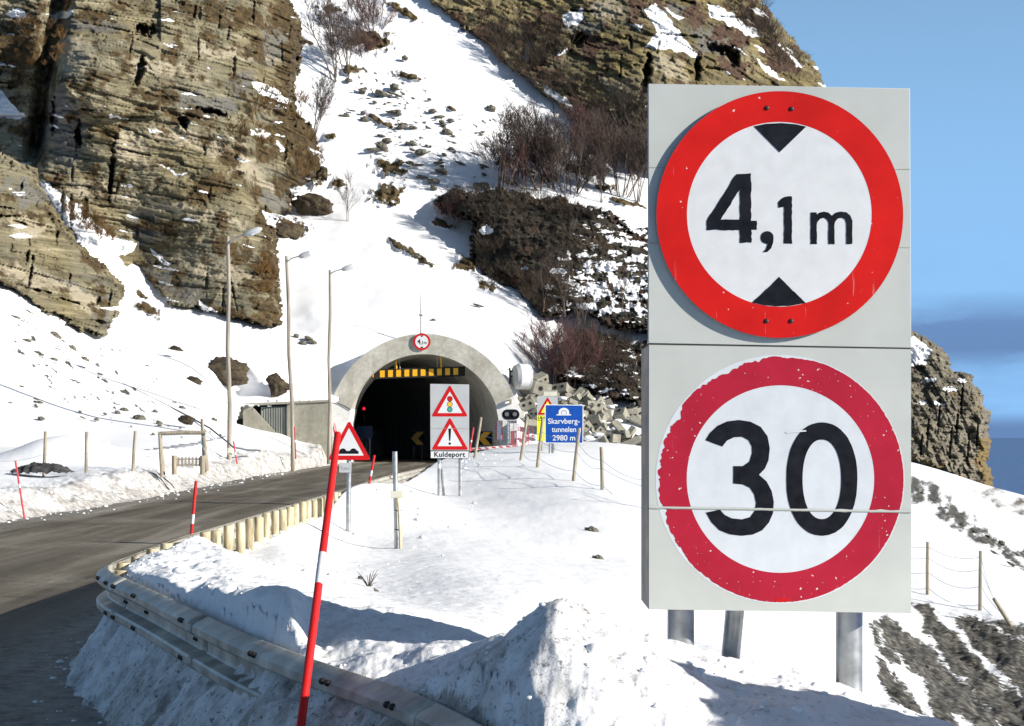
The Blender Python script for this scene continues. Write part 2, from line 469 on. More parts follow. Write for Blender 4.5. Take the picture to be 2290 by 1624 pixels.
# ------------------------------------------------------------------ snow covered ground, from points read off the photograph
def Z(py, d): return EYE - (py - HY) * d / F
GP = [  # (px, py, d)
    # bank and field left of the road
    (-200, 1130, 28), (0, 1112, 30.2), (200, 1094, 35.5), (430, 1064, 49), (560, 1035, 65), (690, 1020, 86), (-600, 1150, 27),
    (98, 1065, 45), (193, 1057, 45.5), (298, 1052, 46), (362, 1046, 47), (455, 1040, 49), (0, 1062, 43), (60, 1030, 52), (-200, 1060, 42),
    (512, 1030, 66), (655, 1017, 75), (735, 1006, 86), (0, 1000, 60), (150, 995, 61), (300, 995, 62), (450, 973, 69), (520, 965, 76), (-300, 1000, 60), (560, 964, 87), (640, 982, 88), (700, 998, 89), (600, 1010, 78),
    # bank inside the bend
    (330, 1262, 11.9), (395, 1222, 13.9), (430, 1185, 16.0), (500, 1240, 13), (600, 1293, 10.9), (690, 1335, 9.3),
    (475, 1240, 17.0), (560, 1252, 16.9), (625, 1225, 18.4), (660, 1190, 20.8), (700, 1157, 23.5), (640, 1275, 14.6), (700, 1300, 13.2), (780, 1335, 11.3),
    # crest behind the near rail
    (335, 1300, 10.35), (400, 1310, 9.75), (470, 1318, 8.95), (550, 1340, 8.1), (650, 1352, 7.6), (760, 1352, 8.3), (850, 1378, 7.9), (950, 1403, 7.6), (400, 1352, 9.35), (500, 1398, 8.2), (600, 1440, 7.45), (470, 1300, 10.3), (600, 1322, 9.1), (700, 1336, 8.6), (1050, 1428, 7.4), (1130, 1447, 7.3), (700, 1425, 7.6), (800, 1455, 7.2), (900, 1490, 6.8),
    # snow over the rail further on
    (760, 1100, 27), (830, 1070, 34.8), (940, 1044, 47.5), (1040, 1012, 84), (1100, 1004, 96), (1150, 1002, 97),
    # slope
    (777, 1190, 24), (830, 1310, 15.5), (893, 1230, 21.5), (985, 1110, 38), (1028, 1113, 37.5), (1165, 1030, 50), (1205, 1045, 46), (1288, 1075, 41), (1347, 1103, 37),
    (1325, 1190, 28), (1335, 1250, 23.5), (1430, 1300, 19.5), (1430, 1420, 13.5), (1200, 1418, 11), (1100, 1350, 13), (1000, 1260, 18), (1450, 1150, 33), (900, 1350, 12.5),
    (1245, 1015, 62), (1430, 998, 84), (1200, 992, 90), (1400, 1060, 52), (1300, 1020, 64), (1600, 1010, 130),
    # mound before the sign
    (1250, 1378, 5.5), (1160, 1438, 5.55), (1060, 1505, 5.6), (985, 1550, 5.75), (1380, 1412, 5.6), (1560, 1466, 5.75), (1780, 1528, 5.75), (1900, 1562, 5.75), (2000, 1590, 5.7),
    (2120, 1624, 5.6), (2400, 1700, 5.4), (1250, 1640, 5.02), (1100, 1650, 5.05), (1400, 1650, 5.0), (1600, 1660, 5.05), (1900, 1700, 5.05), (1250, 1500, 5.25), (1560, 1560, 5.4),
    (1320, 1430, 6.6), (1200, 1445, 6.7), (1560, 1500, 6.8), (1660, 1500, 7.3), (1920, 1560, 7.2), (2100, 1640, 7.0),
    # behind the sign and down to the right
    (1500, 1478, 10.5), (1660, 1470, 12), (1800, 1508, 11), (1940, 1560, 11), (1960, 1400, 30), (2000, 1560, 20), (2180, 1610, 22), (2290, 1625, 24),
    (2040, 1340, 35.5), (2075, 1328, 36.5), (2193, 1365, 35), (2290, 1392, 34), (2120, 1470, 30), (2290, 1500, 29.5), (2700, 1560, 30), (1800, 1330, 30),
    (2100, 1230, 55), (2290, 1290, 52), (2100, 1120, 90), (2290, 1200, 85), (2040, 1035, 168), (2130, 1062, 168), (2215, 1092, 168), (2290, 1114, 165), (2500, 1180, 160),
    (1850, 1130, 75), (1700, 1060, 90), (1500, 1010, 100), (2700, 1320, 60), (3200, 1500, 60), (3200, 1300, 150), (2500, 1820, 10), (3000, 2100, 9), (2900, 1900, 5),
]
GX = [(((px - CX) / F) * 4, math.log(d)) for px, py, d in GP]
ground_tps = tps(GX, [Z(py, d) for px, py, d in GP], 4e-4)

def smin_lin(x, a, b): return np.clip((x - a) / (b - a), 0, 1)

def ground_z(X, Y, detail=True):
    X = np.asarray(X, float); Y = np.asarray(Y, float)
    zb = ground_tps(X / Y * 4, np.log(Y))
    q, ny = rail_q(X, Y)
    ql = road_left(Y) - X
    # snow pushed against the road side of the rail
    ah = np.interp(ny, [4, 6.0, 7.0, 7.5, 8.2, 8.9, 10.5, 12, 16, 30, 100], [0.72, 0.68, 0.64, 0.60, 0.46, 0.42, 0.42, 0.40, 0.36, 0.42, 0.45])
    aw = np.interp(ny, [4, 6, 8, 10, 12, 16, 30, 60, 100], [0.85, 0.75, 0.5, 0.36, 0.3, 0.34, 0.9, 1.2, 1.2])
    lump = fbm(X * 2.2, Y * 2.2, 0, 4, 0.55)
    t = np.clip(1 + q / (aw * (1 + 0.35 * lump)), 0, 1)
    apron = (ah + 0.06) * (t ** 0.9) - 0.06
    side = sstep(-0.02, 0.14, q)
    z = apron * (1 - side) + np.where(q > -0.3, zb, 0) * side
    # left bank
    lw = sstep(-0.15, 1.25, (ql + 0.35 * fbm(X * 0.7, Y * 0.5, 3)) * np.interp(Y, [50, 75], [1.0, 2.6]))
    z = np.where(ql > -1.5, z * (1 - lw) + zb * lw, z)
    if detail:
        near = np.exp(-Y / 14.0)
        onsnow = np.clip(np.maximum(side, lw) + t, 0, 1)
        z = z + onsnow * (0.016 * fbm(X * 5, Y * 5, 1, 5, 0.6) * (0.15 + near) + 0.03 * fbm(X * 0.6, Y * 0.35, 2, 4) * sstep(6, 20, Y)) + 0.8 * np.exp(-((X + 14.6) / 1.6) ** 2 - ((Y - 52.5) / 2.0) ** 2) + 0.35 * np.exp(-((X + 12.4) / 1.5) ** 2 - ((Y - 53) / 1.5) ** 2)
        z = np.where(Y < 7, np.maximum(z, 1.66 - 1.25 * np.abs((X - 2.62) * 0.954 + (Y - 4.6) * 0.30) - 1.0 * np.clip(Y - 4.75, 0, 9) + 0.14 * fbm(X * 3, Y * 3, 31, 4, 0.6)), z)  # unseen snow ridge right of the view, added and shaped to shade the mound
        bk = np.exp(-((q - 0.45) / 0.6) ** 2) * (q > 0.1) * (Y < 14) * (ql < -2)
        z = z + bk * (0.045 * fbm(X * 2.4, Y * 2.4, 18, 5, 0.58))
        # rough lumps where the plough threw it
        pl = np.clip(t * (q < 0.1), 0, 1) * sstep(0.02, 0.35, t) + 0.7 * sstep(0, 0.5, lw) * (1 - sstep(0.6, 3.5, ql)) * (ql > -0.6)
        rid = 1 - np.abs(fbm(X * 3.1, Y * 3.1, 5, 4, 0.6))
        fur = 1 - np.abs(fbm(ny * 3.4 + 0.6 * q, q * 0.9, 15, 4, 0.62))
        z = z + pl * (0.045 * (rid - 0.75) + 0.04 * lump + 0.15 * (fur - 0.72) * (q < 0.1))
        md = np.exp(-((X - 0.35) ** 2 / 1.2 + (Y - 5.75) ** 2 / 0.5))
        z = z + md * (0.026 * fbm(X * 2.4, Y * 2.4, 8, 5, 0.55))
    return z

Yr = np.concatenate([np.arange(3.2, 5, 0.06), np.arange(5, 13, 0.026), np.arange(13, 24, 0.06), 24 * 1.0085 ** np.arange(0, 240)])
Yr = np.concatenate([Yr[Yr < 176], [176]])
ur = np.concatenate([np.linspace(-0.62, -0.335, 60, endpoint=False), np.linspace(-0.335, 0.335, 800, endpoint=False), np.linspace(0.335, 0.95, 150)])
U, YY = np.meshgrid(ur, Yr); XX = U * YY
GZ = ground_z(XX, YY)
q_, ny_ = rail_q(XX, YY)
ql_ = road_left(YY) - XX
PX, PY = CX + F * XX / YY, HY + F * (EYE - GZ) / YY
cov = np.zeros(XX.shape + (3,))
# plough dirt beside the road
nzl = fbm(XX * 1.3, YY * 0.8, 9, 4)
cov[..., 1] = np.clip(0.85 * (1 - sstep(0.0, 2.6, ql_ + nzl)) * (ql_ > -2), 0, 1) + np.where((q_ < 0.05) & (ql_ < -2), 1.0 * (1 - sstep(6.0, 22, YY)) * (0.6 + 0.4 * (1 - sstep(-0.42, -0.05, q_))) + 0.25 * fbm(XX * 2.5, YY * 2.5, 14, 4) + 0.35 * (1 - sstep(-0.75, -0.35, q_)), 0)
cov[..., 1] += 0.36 * np.exp(-((XX - 0.3) ** 2 / 1.5 + (YY - 5.6) ** 2 / 0.6)) + 0.15 * (q_ > 0) * (1 - sstep(0.0, 0.9, q_)) * (YY < 16)
cov[..., 1] += 0.2 * ((PX > 700) & (PX < 1130) & (q_ > 0)) * (1 - sstep(60, 110, np.abs(PY - 1400)))  # darker, browner band across the bank behind the rail
# bare rubble running down the right-hand slope
stripes = [[(1955, 1392), (1990, 1385), (2080, 1450), (2190, 1560), (2250, 1640), (2190, 1640), (2080, 1540), (1985, 1440)],
           [(2035, 1345), (2080, 1365), (2130, 1410), (2230, 1520), (2330, 1650), (2260, 1640), (2150, 1520), (2085, 1435)],
           [(2130, 1372), (2180, 1380), (2290, 1450), (2400, 1540), (2400, 1700), (2290, 1570), (2220, 1480), (2160, 1420)],
           [(1950, 1470), (1975, 1480), (2040, 1560), (2090, 1640), (2040, 1640), (1985, 1550)],
           [(2200, 1385), (2290, 1395), (2400, 1420), (2400, 1480), (2290, 1430)],
           [(2060, 1530), (2085, 1525), (2130, 1580), (2150, 1640), (2110, 1640)],
           [(2230, 1410), (2300, 1440), (2420, 1560), (2420, 1620), (2300, 1500)], [(2075, 1400), (2095, 1400), (2165, 1475), (2150, 1480)], [(1945, 1400), (1965, 1420), (2010, 1480), (1985, 1480)], [(2240, 1530), (2290, 1570), (2350, 1640), (2290, 1640)]]
jx, jy = 14 * fbm(PX * 0.02, PY * 0.02, 4), 14 * fbm(PX * 0.02, PY * 0.02, 6)
for s in stripes:
    cov[..., 0] = np.maximum(cov[..., 0], sstep(-22, 14, sdist(PX + jx, PY + jy, s)) * (0.88 + 0.25 * fbm(PX * 0.03 + PY * 0.01, PY * 0.03, 12)) * ((YY > 14) & (PX > 1900)))
rb = [(1990, 1050), (2045, 1062), (2085, 1070), (2160, 1135), (2235, 1195), (2330, 1255), (2330, 1310), (2230, 1245), (2140, 1195), (2045, 1128), (1990, 1110)]
cov[..., 0] = np.maximum(cov[..., 0], sstep(-14, 20, sdist(PX + jx, PY + jy, rb)) * (0.62 + 0.5 * fbm(PX * 0.05, PY * 0.05, 2)) * (YY > 40))
cov[..., 2] = np.maximum(cov[..., 2], (0.62 + 0.4 * fbm(PX * 0.03, PY * 0.05, 2)) * sstep(-10, 12, sdist(PX + jx, PY + jy, [(2160, 1090), (2215, 1085), (2330, 1110), (2330, 1180), (2240, 1150)])) * (YY > 60) * 0.75)
GZ = GZ + cov[..., 0] * 0.12 * fbm(XX * 2.2, YY * 1.2, 3, 3, 0.6) * (YY > 14)
keep = np.ones((len(Yr) - 1, len(ur) - 1), bool)
ground = link("snow_ground", grid_mesh("snow_ground", np.stack([XX, YY, GZ], -1), keep, cov), M['snow'])
tag(ground, kind='structure')

# ------------------------------------------------------------------ road
k = NB("icy_asphalt")
str_ = k.noise(1.0, 6, 0.62, k.co((1.1, 0.045, 1)), 0.9)
blot = k.noise(0.35, 6, 0.65)
grit = k.noise(38, 4, 0.75)
grit2 = k.noise(7, 6, 0.75)
c = k.ramp(str_, [(0.30, (0.045, 0.038, 0.027)), (0.44, (0.095, 0.081, 0.058)), (0.56, (0.165, 0.143, 0.105)), (0.70, (0.33, 0.30, 0.245))])
c = k.mix(k.rng(blot, 0.5, 0.72, 0, 0.55), c, (0.36, 0.335, 0.29))
c = k.mix(k.rng(grit2, 0.35, 0.65, 0.4, 0.0), c, (0.07, 0.06, 0.048))
c = k.mix(0.5, c, k.ramp(grit, [(0.3, 0.2), (0.5, 0.5), (0.7, 0.85)]), 'OVERLAY')
fr = k.attr('cover')
fn = k.math('ADD', fr[1], k.rng(grit2, 0.25, 0.75, -0.5, 0.5))
c = k.mix(k.rng(fn, 0.35, 0.9, 0, 0.55), c, k.mix(grit, (0.30, 0.28, 0.25), (0.72, 0.71, 0.69)))
k.set('Base Color', c); k.set('Roughness', k.rng(blot, 0.35, 0.7, 0.62, 0.85))
n1 = k.bump(grit2, 0.35, 0.03)
k.bump(grit, 0.35, 0.008, n1)
M['road'] = k.m
ry = np.concatenate([np.arange(-8, 3, 0.5), np.arange(3, 20, 0.08), np.arange(20, 140, 0.35)])
rt = np.linspace(0, 1, 150)
RY, RT = np.meshgrid(ry, rt, indexing='ij')
RL = road_left(RY) - 1.6
rr = np.interp(RY, [-8, 0, 4, 5.5, 7, 9, 11, 13, 15, 24, 98, 140], [4.5, 2.4, 0.6, 0.05, -0.7, -1.5, -2.3, -2.7, -2.9, -2.7, -0.6, -0.6])
RX = RL + (rr - RL) * RT
rz = 0.010 * fbm(RX * 0.9, RY * 0.18, 1, 4) + 0.006 * fbm(RX * 4, RY * 2.5, 2, 3) - 0.012 * np.exp(-((RX + 5.2) / 0.5) ** 2) - 0.012 * np.exp(-((RX + 7.4) / 0.5) ** 2)
rq, _n = rail_q(RX, RY)
rc = np.zeros(RX.shape + (3,))
rc[..., 1] = np.clip(0.75 * (1 - sstep(0.35, 1.9, -rq + 0.3 * fbm(RX * 1.5, RY * 0.7, 5, 4))) + 0.6 * (1 - sstep(0.2, 1.6, RX - road_left(RY) + 0.4 * fbm(RX, RY * 0.3, 6, 4))) + 0.16 * fbm(RX * 0.7, RY * 0.12, 8, 4), 0, 1)
road = link("road", grid_mesh("road", np.stack([RX, RY, rz], -1), np.ones((len(ry) - 1, len(rt) - 1), bool), rc), M['road'])
tag(road, kind='structure')

# ------------------------------------------------------------------ mountain side: snow gully, talus, cliffs
LP = [  # (px, py, d) of the snow surface
    (-350, 990, 60), (0, 985, 61), (150, 985, 62), (300, 984, 63), (450, 962, 68), (520, 950, 76), (0, 850, 72), (0, 740, 79), (0, 640, 86), (-350, 600, 88), (-350, 850, 70), (-350, 300, 110),
    (150, 850, 76), (150, 760, 84), (250, 762, 91), (300, 850, 81), (400, 900, 78), (400, 800, 90), (500, 800, 92), (500, 720, 99), (640, 745, 101), (640, 640, 110), (0, 400, 112), (300, 400, 120), (300, 100, 135), (-350, 0, 130), (0, 0, 135),
    (525, 895, 91), (600, 892, 91.6), (700, 890, 94), (735, 880, 97.5), (700, 830, 96), (620, 850, 93), (690, 785, 98.5), (755, 800, 99), (800, 760, 100.2), (880, 745, 101.2), (850, 720, 103), (570, 830, 92), (640, 800, 96),
    (945, 742, 101.6), (1030, 745, 101.6), (1110, 800, 100), (1165, 860, 100), (1180, 960, 97), (1190, 1010, 94),
    (1300, 960, 97), (1430, 985, 96), (1430, 880, 104), (1300, 850, 106), (1430, 750, 113), (1170, 760, 106), (1280, 720, 114), (1000, 650, 111), (800, 650, 110), (700, 700, 103.8), (640, 690, 105), (650, 560, 119),
    (800, 450, 127), (950, 450, 127), (1000, 300, 136), (800, 250, 138), (800, 100, 146), (650, 0, 150), (900, 0, 153), (1100, 100, 150), (1200, 200, 147), (1300, 290, 143), (1400, 370, 138),
    (1440, 440, 131), (1200, 430, 129), (1100, 560, 122), (1300, 560, 121), (1700, 400, 150), (1700, 800, 125), (1900, 900, 140), (1950, 1000, 135), (1700, 1010, 110), (1500, -150, 170), (650, -150, 165)]
snow_d = tps([(a / 400, b / 400) for a, b, c in LP], [math.log(c) for a, b, c in LP], 8e-4)
def SD(px, py): return np.exp(snow_d(np.asarray(px, float) / 400, np.asarray(py, float) / 400))

def relief(name, poly, front, x0, x1, y0, y1, step, mat, cover, jag=5, back=None, foldw=22, displace=None, hole=None, sharp=False):
    """a rock or snow face as a real surface standing at its distance; its rim turns back into the hill"""
    gx = np.arange(x0, x1 + step, step); gy = np.arange(y0, y1 + step, step)
    px, py = np.meshgrid(gx, gy)
    sd = sdist(px, py, poly) + jag * (1.8 * fbm(px * 0.018, py * 0.018, len(name), 5, 0.62) + 1.5 * fbm(px * 0.07, py * 0.11, 3 + len(name), 4, 0.6))
    d = front(px, py)
    if back is not None:
        d = d + back * (1 - np.clip(sd / foldw, 0, 1)) ** 2 + back * np.clip(-sd / 12, 0, 3)
    X, Zz = (px - CX) * d / F, EYE - (py - HY) * d / F
    if displace is not None:
        d = d + displace(X, d, Zz, px, py, sd)
        X, Zz = (px - CX) * d / F, EYE - (py - HY) * d / F
    ok = sd > -2.5 * step - 6
    if hole is not None: ok &= ~hole(px, py)
    kf = ok[:-1, :-1] & ok[1:, :-1] & ok[1:, 1:] & ok[:-1, 1:]
    cv = cover(px, py, X, d, Zz, sd)
    V = np.stack([X, d, Zz], -1)
    # row order so that faces look towards the road
    me = grid_mesh(name, V, kf, cv, smooth=not sharp)
    o = link(name, me, mat); tag(o, kind='structure')
    return o

def C3(px, r=0, g=0, b=0, a=0):
    c = np.zeros(px.shape + (4,)); c[..., 0] = r; c[..., 1] = g; c[..., 2] = b; c[..., 3] = a; return c

def blobs(px, py, items, jag=0.35, f=0.06):
    out = np.zeros(px.shape); n = fbm(px * f, py * f, 21, 5, 0.65)
    for x, y, rx, ry, rot in items:
        c, s = math.cos(R(rot)), math.sin(R(rot))
        u = ((px - x) * c + (py - y) * s) / rx; v = (-(px - x) * s + (py - y) * c) / ry
        out = np.maximum(out, np.clip(1.05 - np.sqrt(u * u + v * v) + jag * n * 1.6, 0, 1))
    return np.clip(out * 1.6, 0, 1)

TUFTS = [(875, 375, 48, 24, 20), (868, 435, 44, 26, -10), (905, 555, 48, 10, 28), (950, 585, 30, 10, 30), (830, 90, 60, 28, 10), (640, 510, 60, 26, 8), (700, 385, 40, 34, 40),
         (760, 410, 20, 14, 10), (900, 25, 60, 10, 28), (670, 90, 30, 10, 15), (740, 20, 40, 10, 10), (1000, 460, 40, 22, 20), (1045, 590, 26, 34, 60), (1090, 640, 26, 14, 30), (985, 500, 30, 12, 15),
         (690, 95, 22, 5, 12), (740, 305, 16, 9, 0), (785, 155, 20, 14, 0), (850, 270, 40, 8, 30), (910, 170, 38, 9, 10), (1010, 243, 30, 5, 20), (1150, 440, 60, 10, 10), (1290, 380, 50, 12, 20), (1390, 450, 60, 8, 15),
         (330, 690, 38, 14, 28), (318, 660, 20, 8, 30), (1350, 420, 30, 9, 0), (1230, 400, 26, 12, 0), (1180, 385, 18, 9, 0), (1290, 905, 60, 22, 20)]
def l0_cover(px, py, X, d, Zz, sd):
    b = blobs(px, py, TUFTS)
    sc = [(880, 215, 150, 60, 12), (960, 300, 190, 110, 15), (820, 170, 70, 60, 0), (1100, 300, 140, 70, 25)]
    r = blobs(px, py, sc, 0.1, 0.02) * sstep(0.18, 0.55, fbm(px * 0.045 + 0.02 * py, py * 0.1 - 0.02 * px, 31, 4, 0.6)) * 0.75
    r = np.maximum(r, 0.8 * sstep(0.30, 0.6, fbm(px * 0.05 - py * 0.02, py * 0.09 - px * 0.03, 13, 4)) * blobs(px, py, [(180, 830, 330, 110, 24)], 0.1, 0.02))
    return C3(px, r, 0.0, b)
def l0_disp(X, d, Zz, px, py, sd):
    drift = 0.75 * fbm(X * 0.12, Zz * 0.2, d * 0.05, 4, 0.5) + 0.22 * np.sin(Zz * 2.1 + 2 * fbm(X * 0.1, Zz * 0.1, 5)) * blobs(px, py, [(650, 780, 170, 60, 10)], 0, 0.02)
    b = blobs(px, py, TUFTS)
    return -drift - b * (0.55 + 0.8 * fbm(X * 1.1, Zz * 1.6, 4, 4, 0.6))
PORT_C = (948, 963); PORT_R = 216; PORT_RI = 172
def port_hole(px, py):
    return (np.hypot(px - PORT_C[0], py - PORT_C[1]) < PORT_R - 14) & (py < 965) | ((px > 735) & (px < 1155) & (py > 900))
L0P = [(-360, 1003), (-360, -160), (1620, -160), (1700, 60), (1780, 170), (1810, 260), (1880, 520), (1950, 800), (1990, 1010), (1430, 1002), (1190, 1020), (1150, 1010), (735, 893), (530, 896), (512, 962), (450, 975), (310, 997)]
relief("snow_slope", L0P, SD, -350, 2000, -150, 1030, 3.0, M['snow'], l0_cover, jag=1, displace=l0_disp, hole=port_hole)

def strata(X, Zz, dip, amp, th, wd, sharp=1.0):
    b = Zz + math.tan(dip) * X + 0.5 * fbm(X * 0.12, Zz * 0.12, 2, 3)
    lay = np.floor(b / th + 0.35 * noise(X * 0.2, b * 0.3, 1))
    w1 = X / wd + cellv(lay, lay * 0 + 3) * 9 + 0.25 * noise(X * 0.6, b * 0.8, 4)
    c1 = cellv(lay, w1, 1) - 0.5
    lay2 = np.floor(b / (th * 0.36)); w2 = X / (wd * 0.45) + cellv(lay2, lay2 * 0 + 5) * 7
    c2 = cellv(lay2, w2, 2) - 0.5
    rug = fbm(X * 0.8, Zz * 1.6, 6, 5, 0.6)
    return amp * (0.85 * c1 + 0.5 * c2 + 0.45 * rug)

def mkfront(pts, lam=1e-3):
    f = tps([(a / 400, b / 400) for a, b, c in pts], [c for a, b, c in pts], lam)
    return lambda px, py: f(px / 400, py / 400)

# left cliff, two steps
CL_A = [(-360, -160), (640, -160), (640, 0), (668, 60), (664, 130), (650, 215), (655, 262), (686, 288), (704, 335), (702, 390), (672, 414), (648, 440), (646, 470), (606, 486), (612, 530), (625, 620), (640, 735), (600, 735), (500, 712), (440, 695),
        (380, 690), (330, 640), (300, 600), (262, 640), (200, 600), (80, 395), (-360, 330)]
frA = mkfront([(0, 640, 95)] + [(x_, y_, float(SD(x_, y_)) - 1.0) for x_, y_ in ((262, 650), (300, 610), (330, 650), (380, 690), (440, 697), (500, 712), (570, 728), (640, 738))] + [ (0, 0, 106), (640, 0, 119), (300, 300, 103.5), (640, 300, 112), (730, 420, 119), (750, 500, 119), (-350, 0, 103), (-350, 640, 92), (60, 200, 107.5), (120, 200, 103), (300, 0, 110), (500, 500, 105), (620, 540, 109)], 1e-3)
SNOWA = [[(70, 390), (95, 403), (140, 436), (185, 472), (240, 522), (310, 546), (298, 566), (262, 574), (302, 622), (395, 695), (300, 730), (240, 700), (200, 600), (100, 500)],
         [(0, 200), (25, 230), (62, 265), (-20, 265), (-40, 200)], [(560, 184), (600, 188), (655, 226), (644, 236), (590, 212), (565, 198)], [(0, 352), (70, 365), (70, 372), (-20, 358)], [(350, 366), (430, 392), (400, 392)],
         [(330, 545), (385, 590), (375, 595), (340, 570)], [(445, 672), (500, 705), (455, 700)], [(590, 290), (608, 300), (590, 312), (570, 300)], [(652, 416), (690, 414), (735, 412), (738, 436), (700, 448), (650, 440)], [(586, 474), (625, 480), (695, 494), (640, 510), (598, 502)],
         [(330, 280), (368, 302), (330, 292)], [(245, 255), (300, 268), (245, 262)], [(90, 35), (170, 20), (150, 42)], [(10, 30), (40, 15), (65, 35), (30, 45)], [(690, 330), (720, 345), (700, 350)], [(700, 400), (735, 410), (738, 430)],
         [(560, 290), (580, 300), (560, 306)], [(620, 318), (640, 330), (625, 336)]]
VEGA = [(40, 120, 70, 110, 0, ), (620, 60, 60, 70, 0), (600, 220, 70, 40, 30), (640, 280, 60, 60, 0), (200, 520, 90, 60, 35), (470, 420, 60, 60, 0), (690, 360, 50, 60, 0), (480, 20, 120, 40, 0), (590, 620, 40, 60, 0), (330, 640, 60, 30, 30), (520, 560, 90, 40, 20),
        (200, 30, 70, 30, 0), (560, 110, 60, 40, 0), (700, 470, 50, 30, 10)]
def nicks(n, x0, x1, y0, y1, seed, tilt=6):
    rs = random.Random(seed)
    return [(rs.uniform(x0, x1), rs.uniform(y0, y1), rs.uniform(1.8, 4.2), rs.uniform(9, 34), rs.gauss(tilt, 8)) for _ in range(n)] + \
           [(rs.uniform(x0, x1), rs.uniform(y0, y1), rs.uniform(14, 50), rs.uniform(2, 4.5), rs.gauss(10, 5)) for _ in range(n // 2)]
NKA = nicks(36, -20, 740, 0, 720, 3); NKB = nicks(12, -20, 270, 380, 740, 4); NKC = nicks(36, 960, 1900, -40, 420, 5, 10)
def dA(X, d, Zz, px, py, sd):
    big = 1.8 * fbm(X * 0.055, Zz * 0.07, 3, 3) + 0.8 * fbm(X * 0.2, Zz * 0.16, 23, 3) + 2.2 * sstep(585, 615, px + 0.1 * py) * (py < 560)
    gul = 5.5 * np.exp(-((px - (100 - 0.16 * (py - 200))) / 20) ** 2) * (1 - sstep(300, 420, py))     # dark cleft
    nick = 2.2 * blobs(px, py, [(322, 68, 16, 26, 80), (312, 160, 11, 34, 15), (410, 275, 12, 18, 0), (250, 380, 6, 60, 5), (470, 250, 40, 7, 15), (175, 300, 7, 30, 0), (120, 260, 8, 40, 0), (140, 470, 6, 40, 0), (160, 475, 5, 30, 0), (190, 470, 5, 30, 8)], 0.4, 0.08)
    led = -1.6 * (sstep(0, 40, py - (60 + 0.04 * px)) - 0.5) * ((px < 360) & (py < 260))
    return big + gul + nick + led * 0.8 + 0.5 * blobs(px, py, NKA, 0.55, 0.07) + strata(X, Zz, R(10), 0.48, 0.42, 3.0)
GREYA = [(190, 55, 110, 20, 4), (470, 235, 95, 30, 12), (600, 130, 80, 22, 8), (620, 90, 50, 60, 0), (140, 280, 60, 120, 0), (400, 640, 120, 30, 25), (620, 440, 50, 50, 0), (690, 480, 60, 30, 10), (540, 190, 30, 40, 10), (330, 505, 50, 50, 0), (690, 340, 25, 50, 0)]
PALEA = [(300, 330, 50, 50, 0), (540, 370, 110, 36, 28), (430, 310, 120, 26, 12), (520, 120, 120, 20, 8), (330, 150, 120, 26, 5), (220, 430, 120, 26, 10), (490, 610, 110, 30, 15), (160, 120, 60, 60, 0), (420, 470, 160, 20, 14)]
def coverA(px, py, X, d, Zz, sd):
    r = np.zeros(px.shape)
    for s in SNOWA: r = np.maximum(r, sstep(-3, 4, sdist(px + 7 * fbm(px * 0.04, py * 0.04, 3), py + 7 * fbm(px * 0.04, py * 0.04, 5), s)))
    ledge = sstep(0.5, 0.72, fbm(px * 0.012, py * 0.06 - px * 0.012, 17, 4)) * 0.58
    bl = blobs(px, py, VEGA, 0.45, 0.03) * 0.75
    b = np.maximum(bl, 0.42 + 0.45 * fbm(px * 0.02, py * 0.025, 7, 4)) * (1 - 0.8 * r)
    b = b + 0.35 * (1 - sstep(10, 46, sd)) * (px > 450)
    g = blobs(px, py, GREYA, 0.35, 0.03); a = blobs(px, py, PALEA, 0.4, 0.025)
    b = np.maximum(b, blobs(px, py, [(35, 100, 75, 80, 0), (640, 300, 60, 40, 10), (230, 590, 70, 26, 40), (690, 310, 30, 50, 0), (530, 40, 70, 40, 0)], 0.5, 0.04)) * (1 - r)
    return C3(px, np.maximum(r, ledge), g, b * 0.9, a)
relief("cliff", CL_A, frA, -350, 780, -150, 770, 2.0, M['cliff'], coverA, jag=4.5, back=6, foldw=12, displace=dA)

CL_B = [(-360, 330), (0, 352), (75, 385), (108, 470), (165, 540), (215, 585), (268, 640), (258, 690), (250, 730), (238, 764), (160, 730), (90, 690), (0, 638), (-360, 500)]
frB = mkfront([(0, 640, 84), (250, 760, 88.5), (0, 350, 91), (100, 480, 91), (260, 640, 92.5), (-350, 500, 78), (-350, 330, 88), (150, 600, 89)])
def coverB(px, py, X, d, Zz, sd):
    b = 0.36 + 0.4 * fbm(px * 0.02, py * 0.03, 8, 4) + 0.3 * blobs(px, py, [(230, 680, 30, 60, 0), (200, 560, 60, 40, 40), (110, 460, 30, 60, 30)], 0.4, 0.04)
    r = np.maximum(sstep(0.45, 0.7, fbm(px * 0.01, py * 0.06, 19, 4)) * 0.7, sstep(-3, 3, sdist(px, py, [(60, 385), (140, 560), (225, 585), (200, 600), (120, 570), (90, 540)]) + 6 * fbm(px * .05, py * .05, 2)) * 0)
    g = blobs(px, py, [(60, 430, 60, 40, 0), (150, 640, 120, 20, 20), (230, 690, 30, 60, 0)], 0.4, 0.03); a = blobs(px, py, [(60, 620, 120, 30, 15), (60, 510, 60, 30, 5), (190, 670, 60, 30, 20)], 0.4, 0.03)
    return C3(px, r, g, b * 0.85, a)
relief("cliff_foot", CL_B, frB, -350, 300, 310, 790, 2.0, M['cliff'], coverB, jag=4.5, back=4, foldw=10,
       displace=lambda X, d, Zz, px, py, sd: 0.9 * fbm(X * 0.07, Zz * 0.07, 9, 3) + 0.9 * blobs(px, py, NKB, 0.55, 0.07) + strata(X, Zz, R(9), 0.5, 0.45, 2.2))

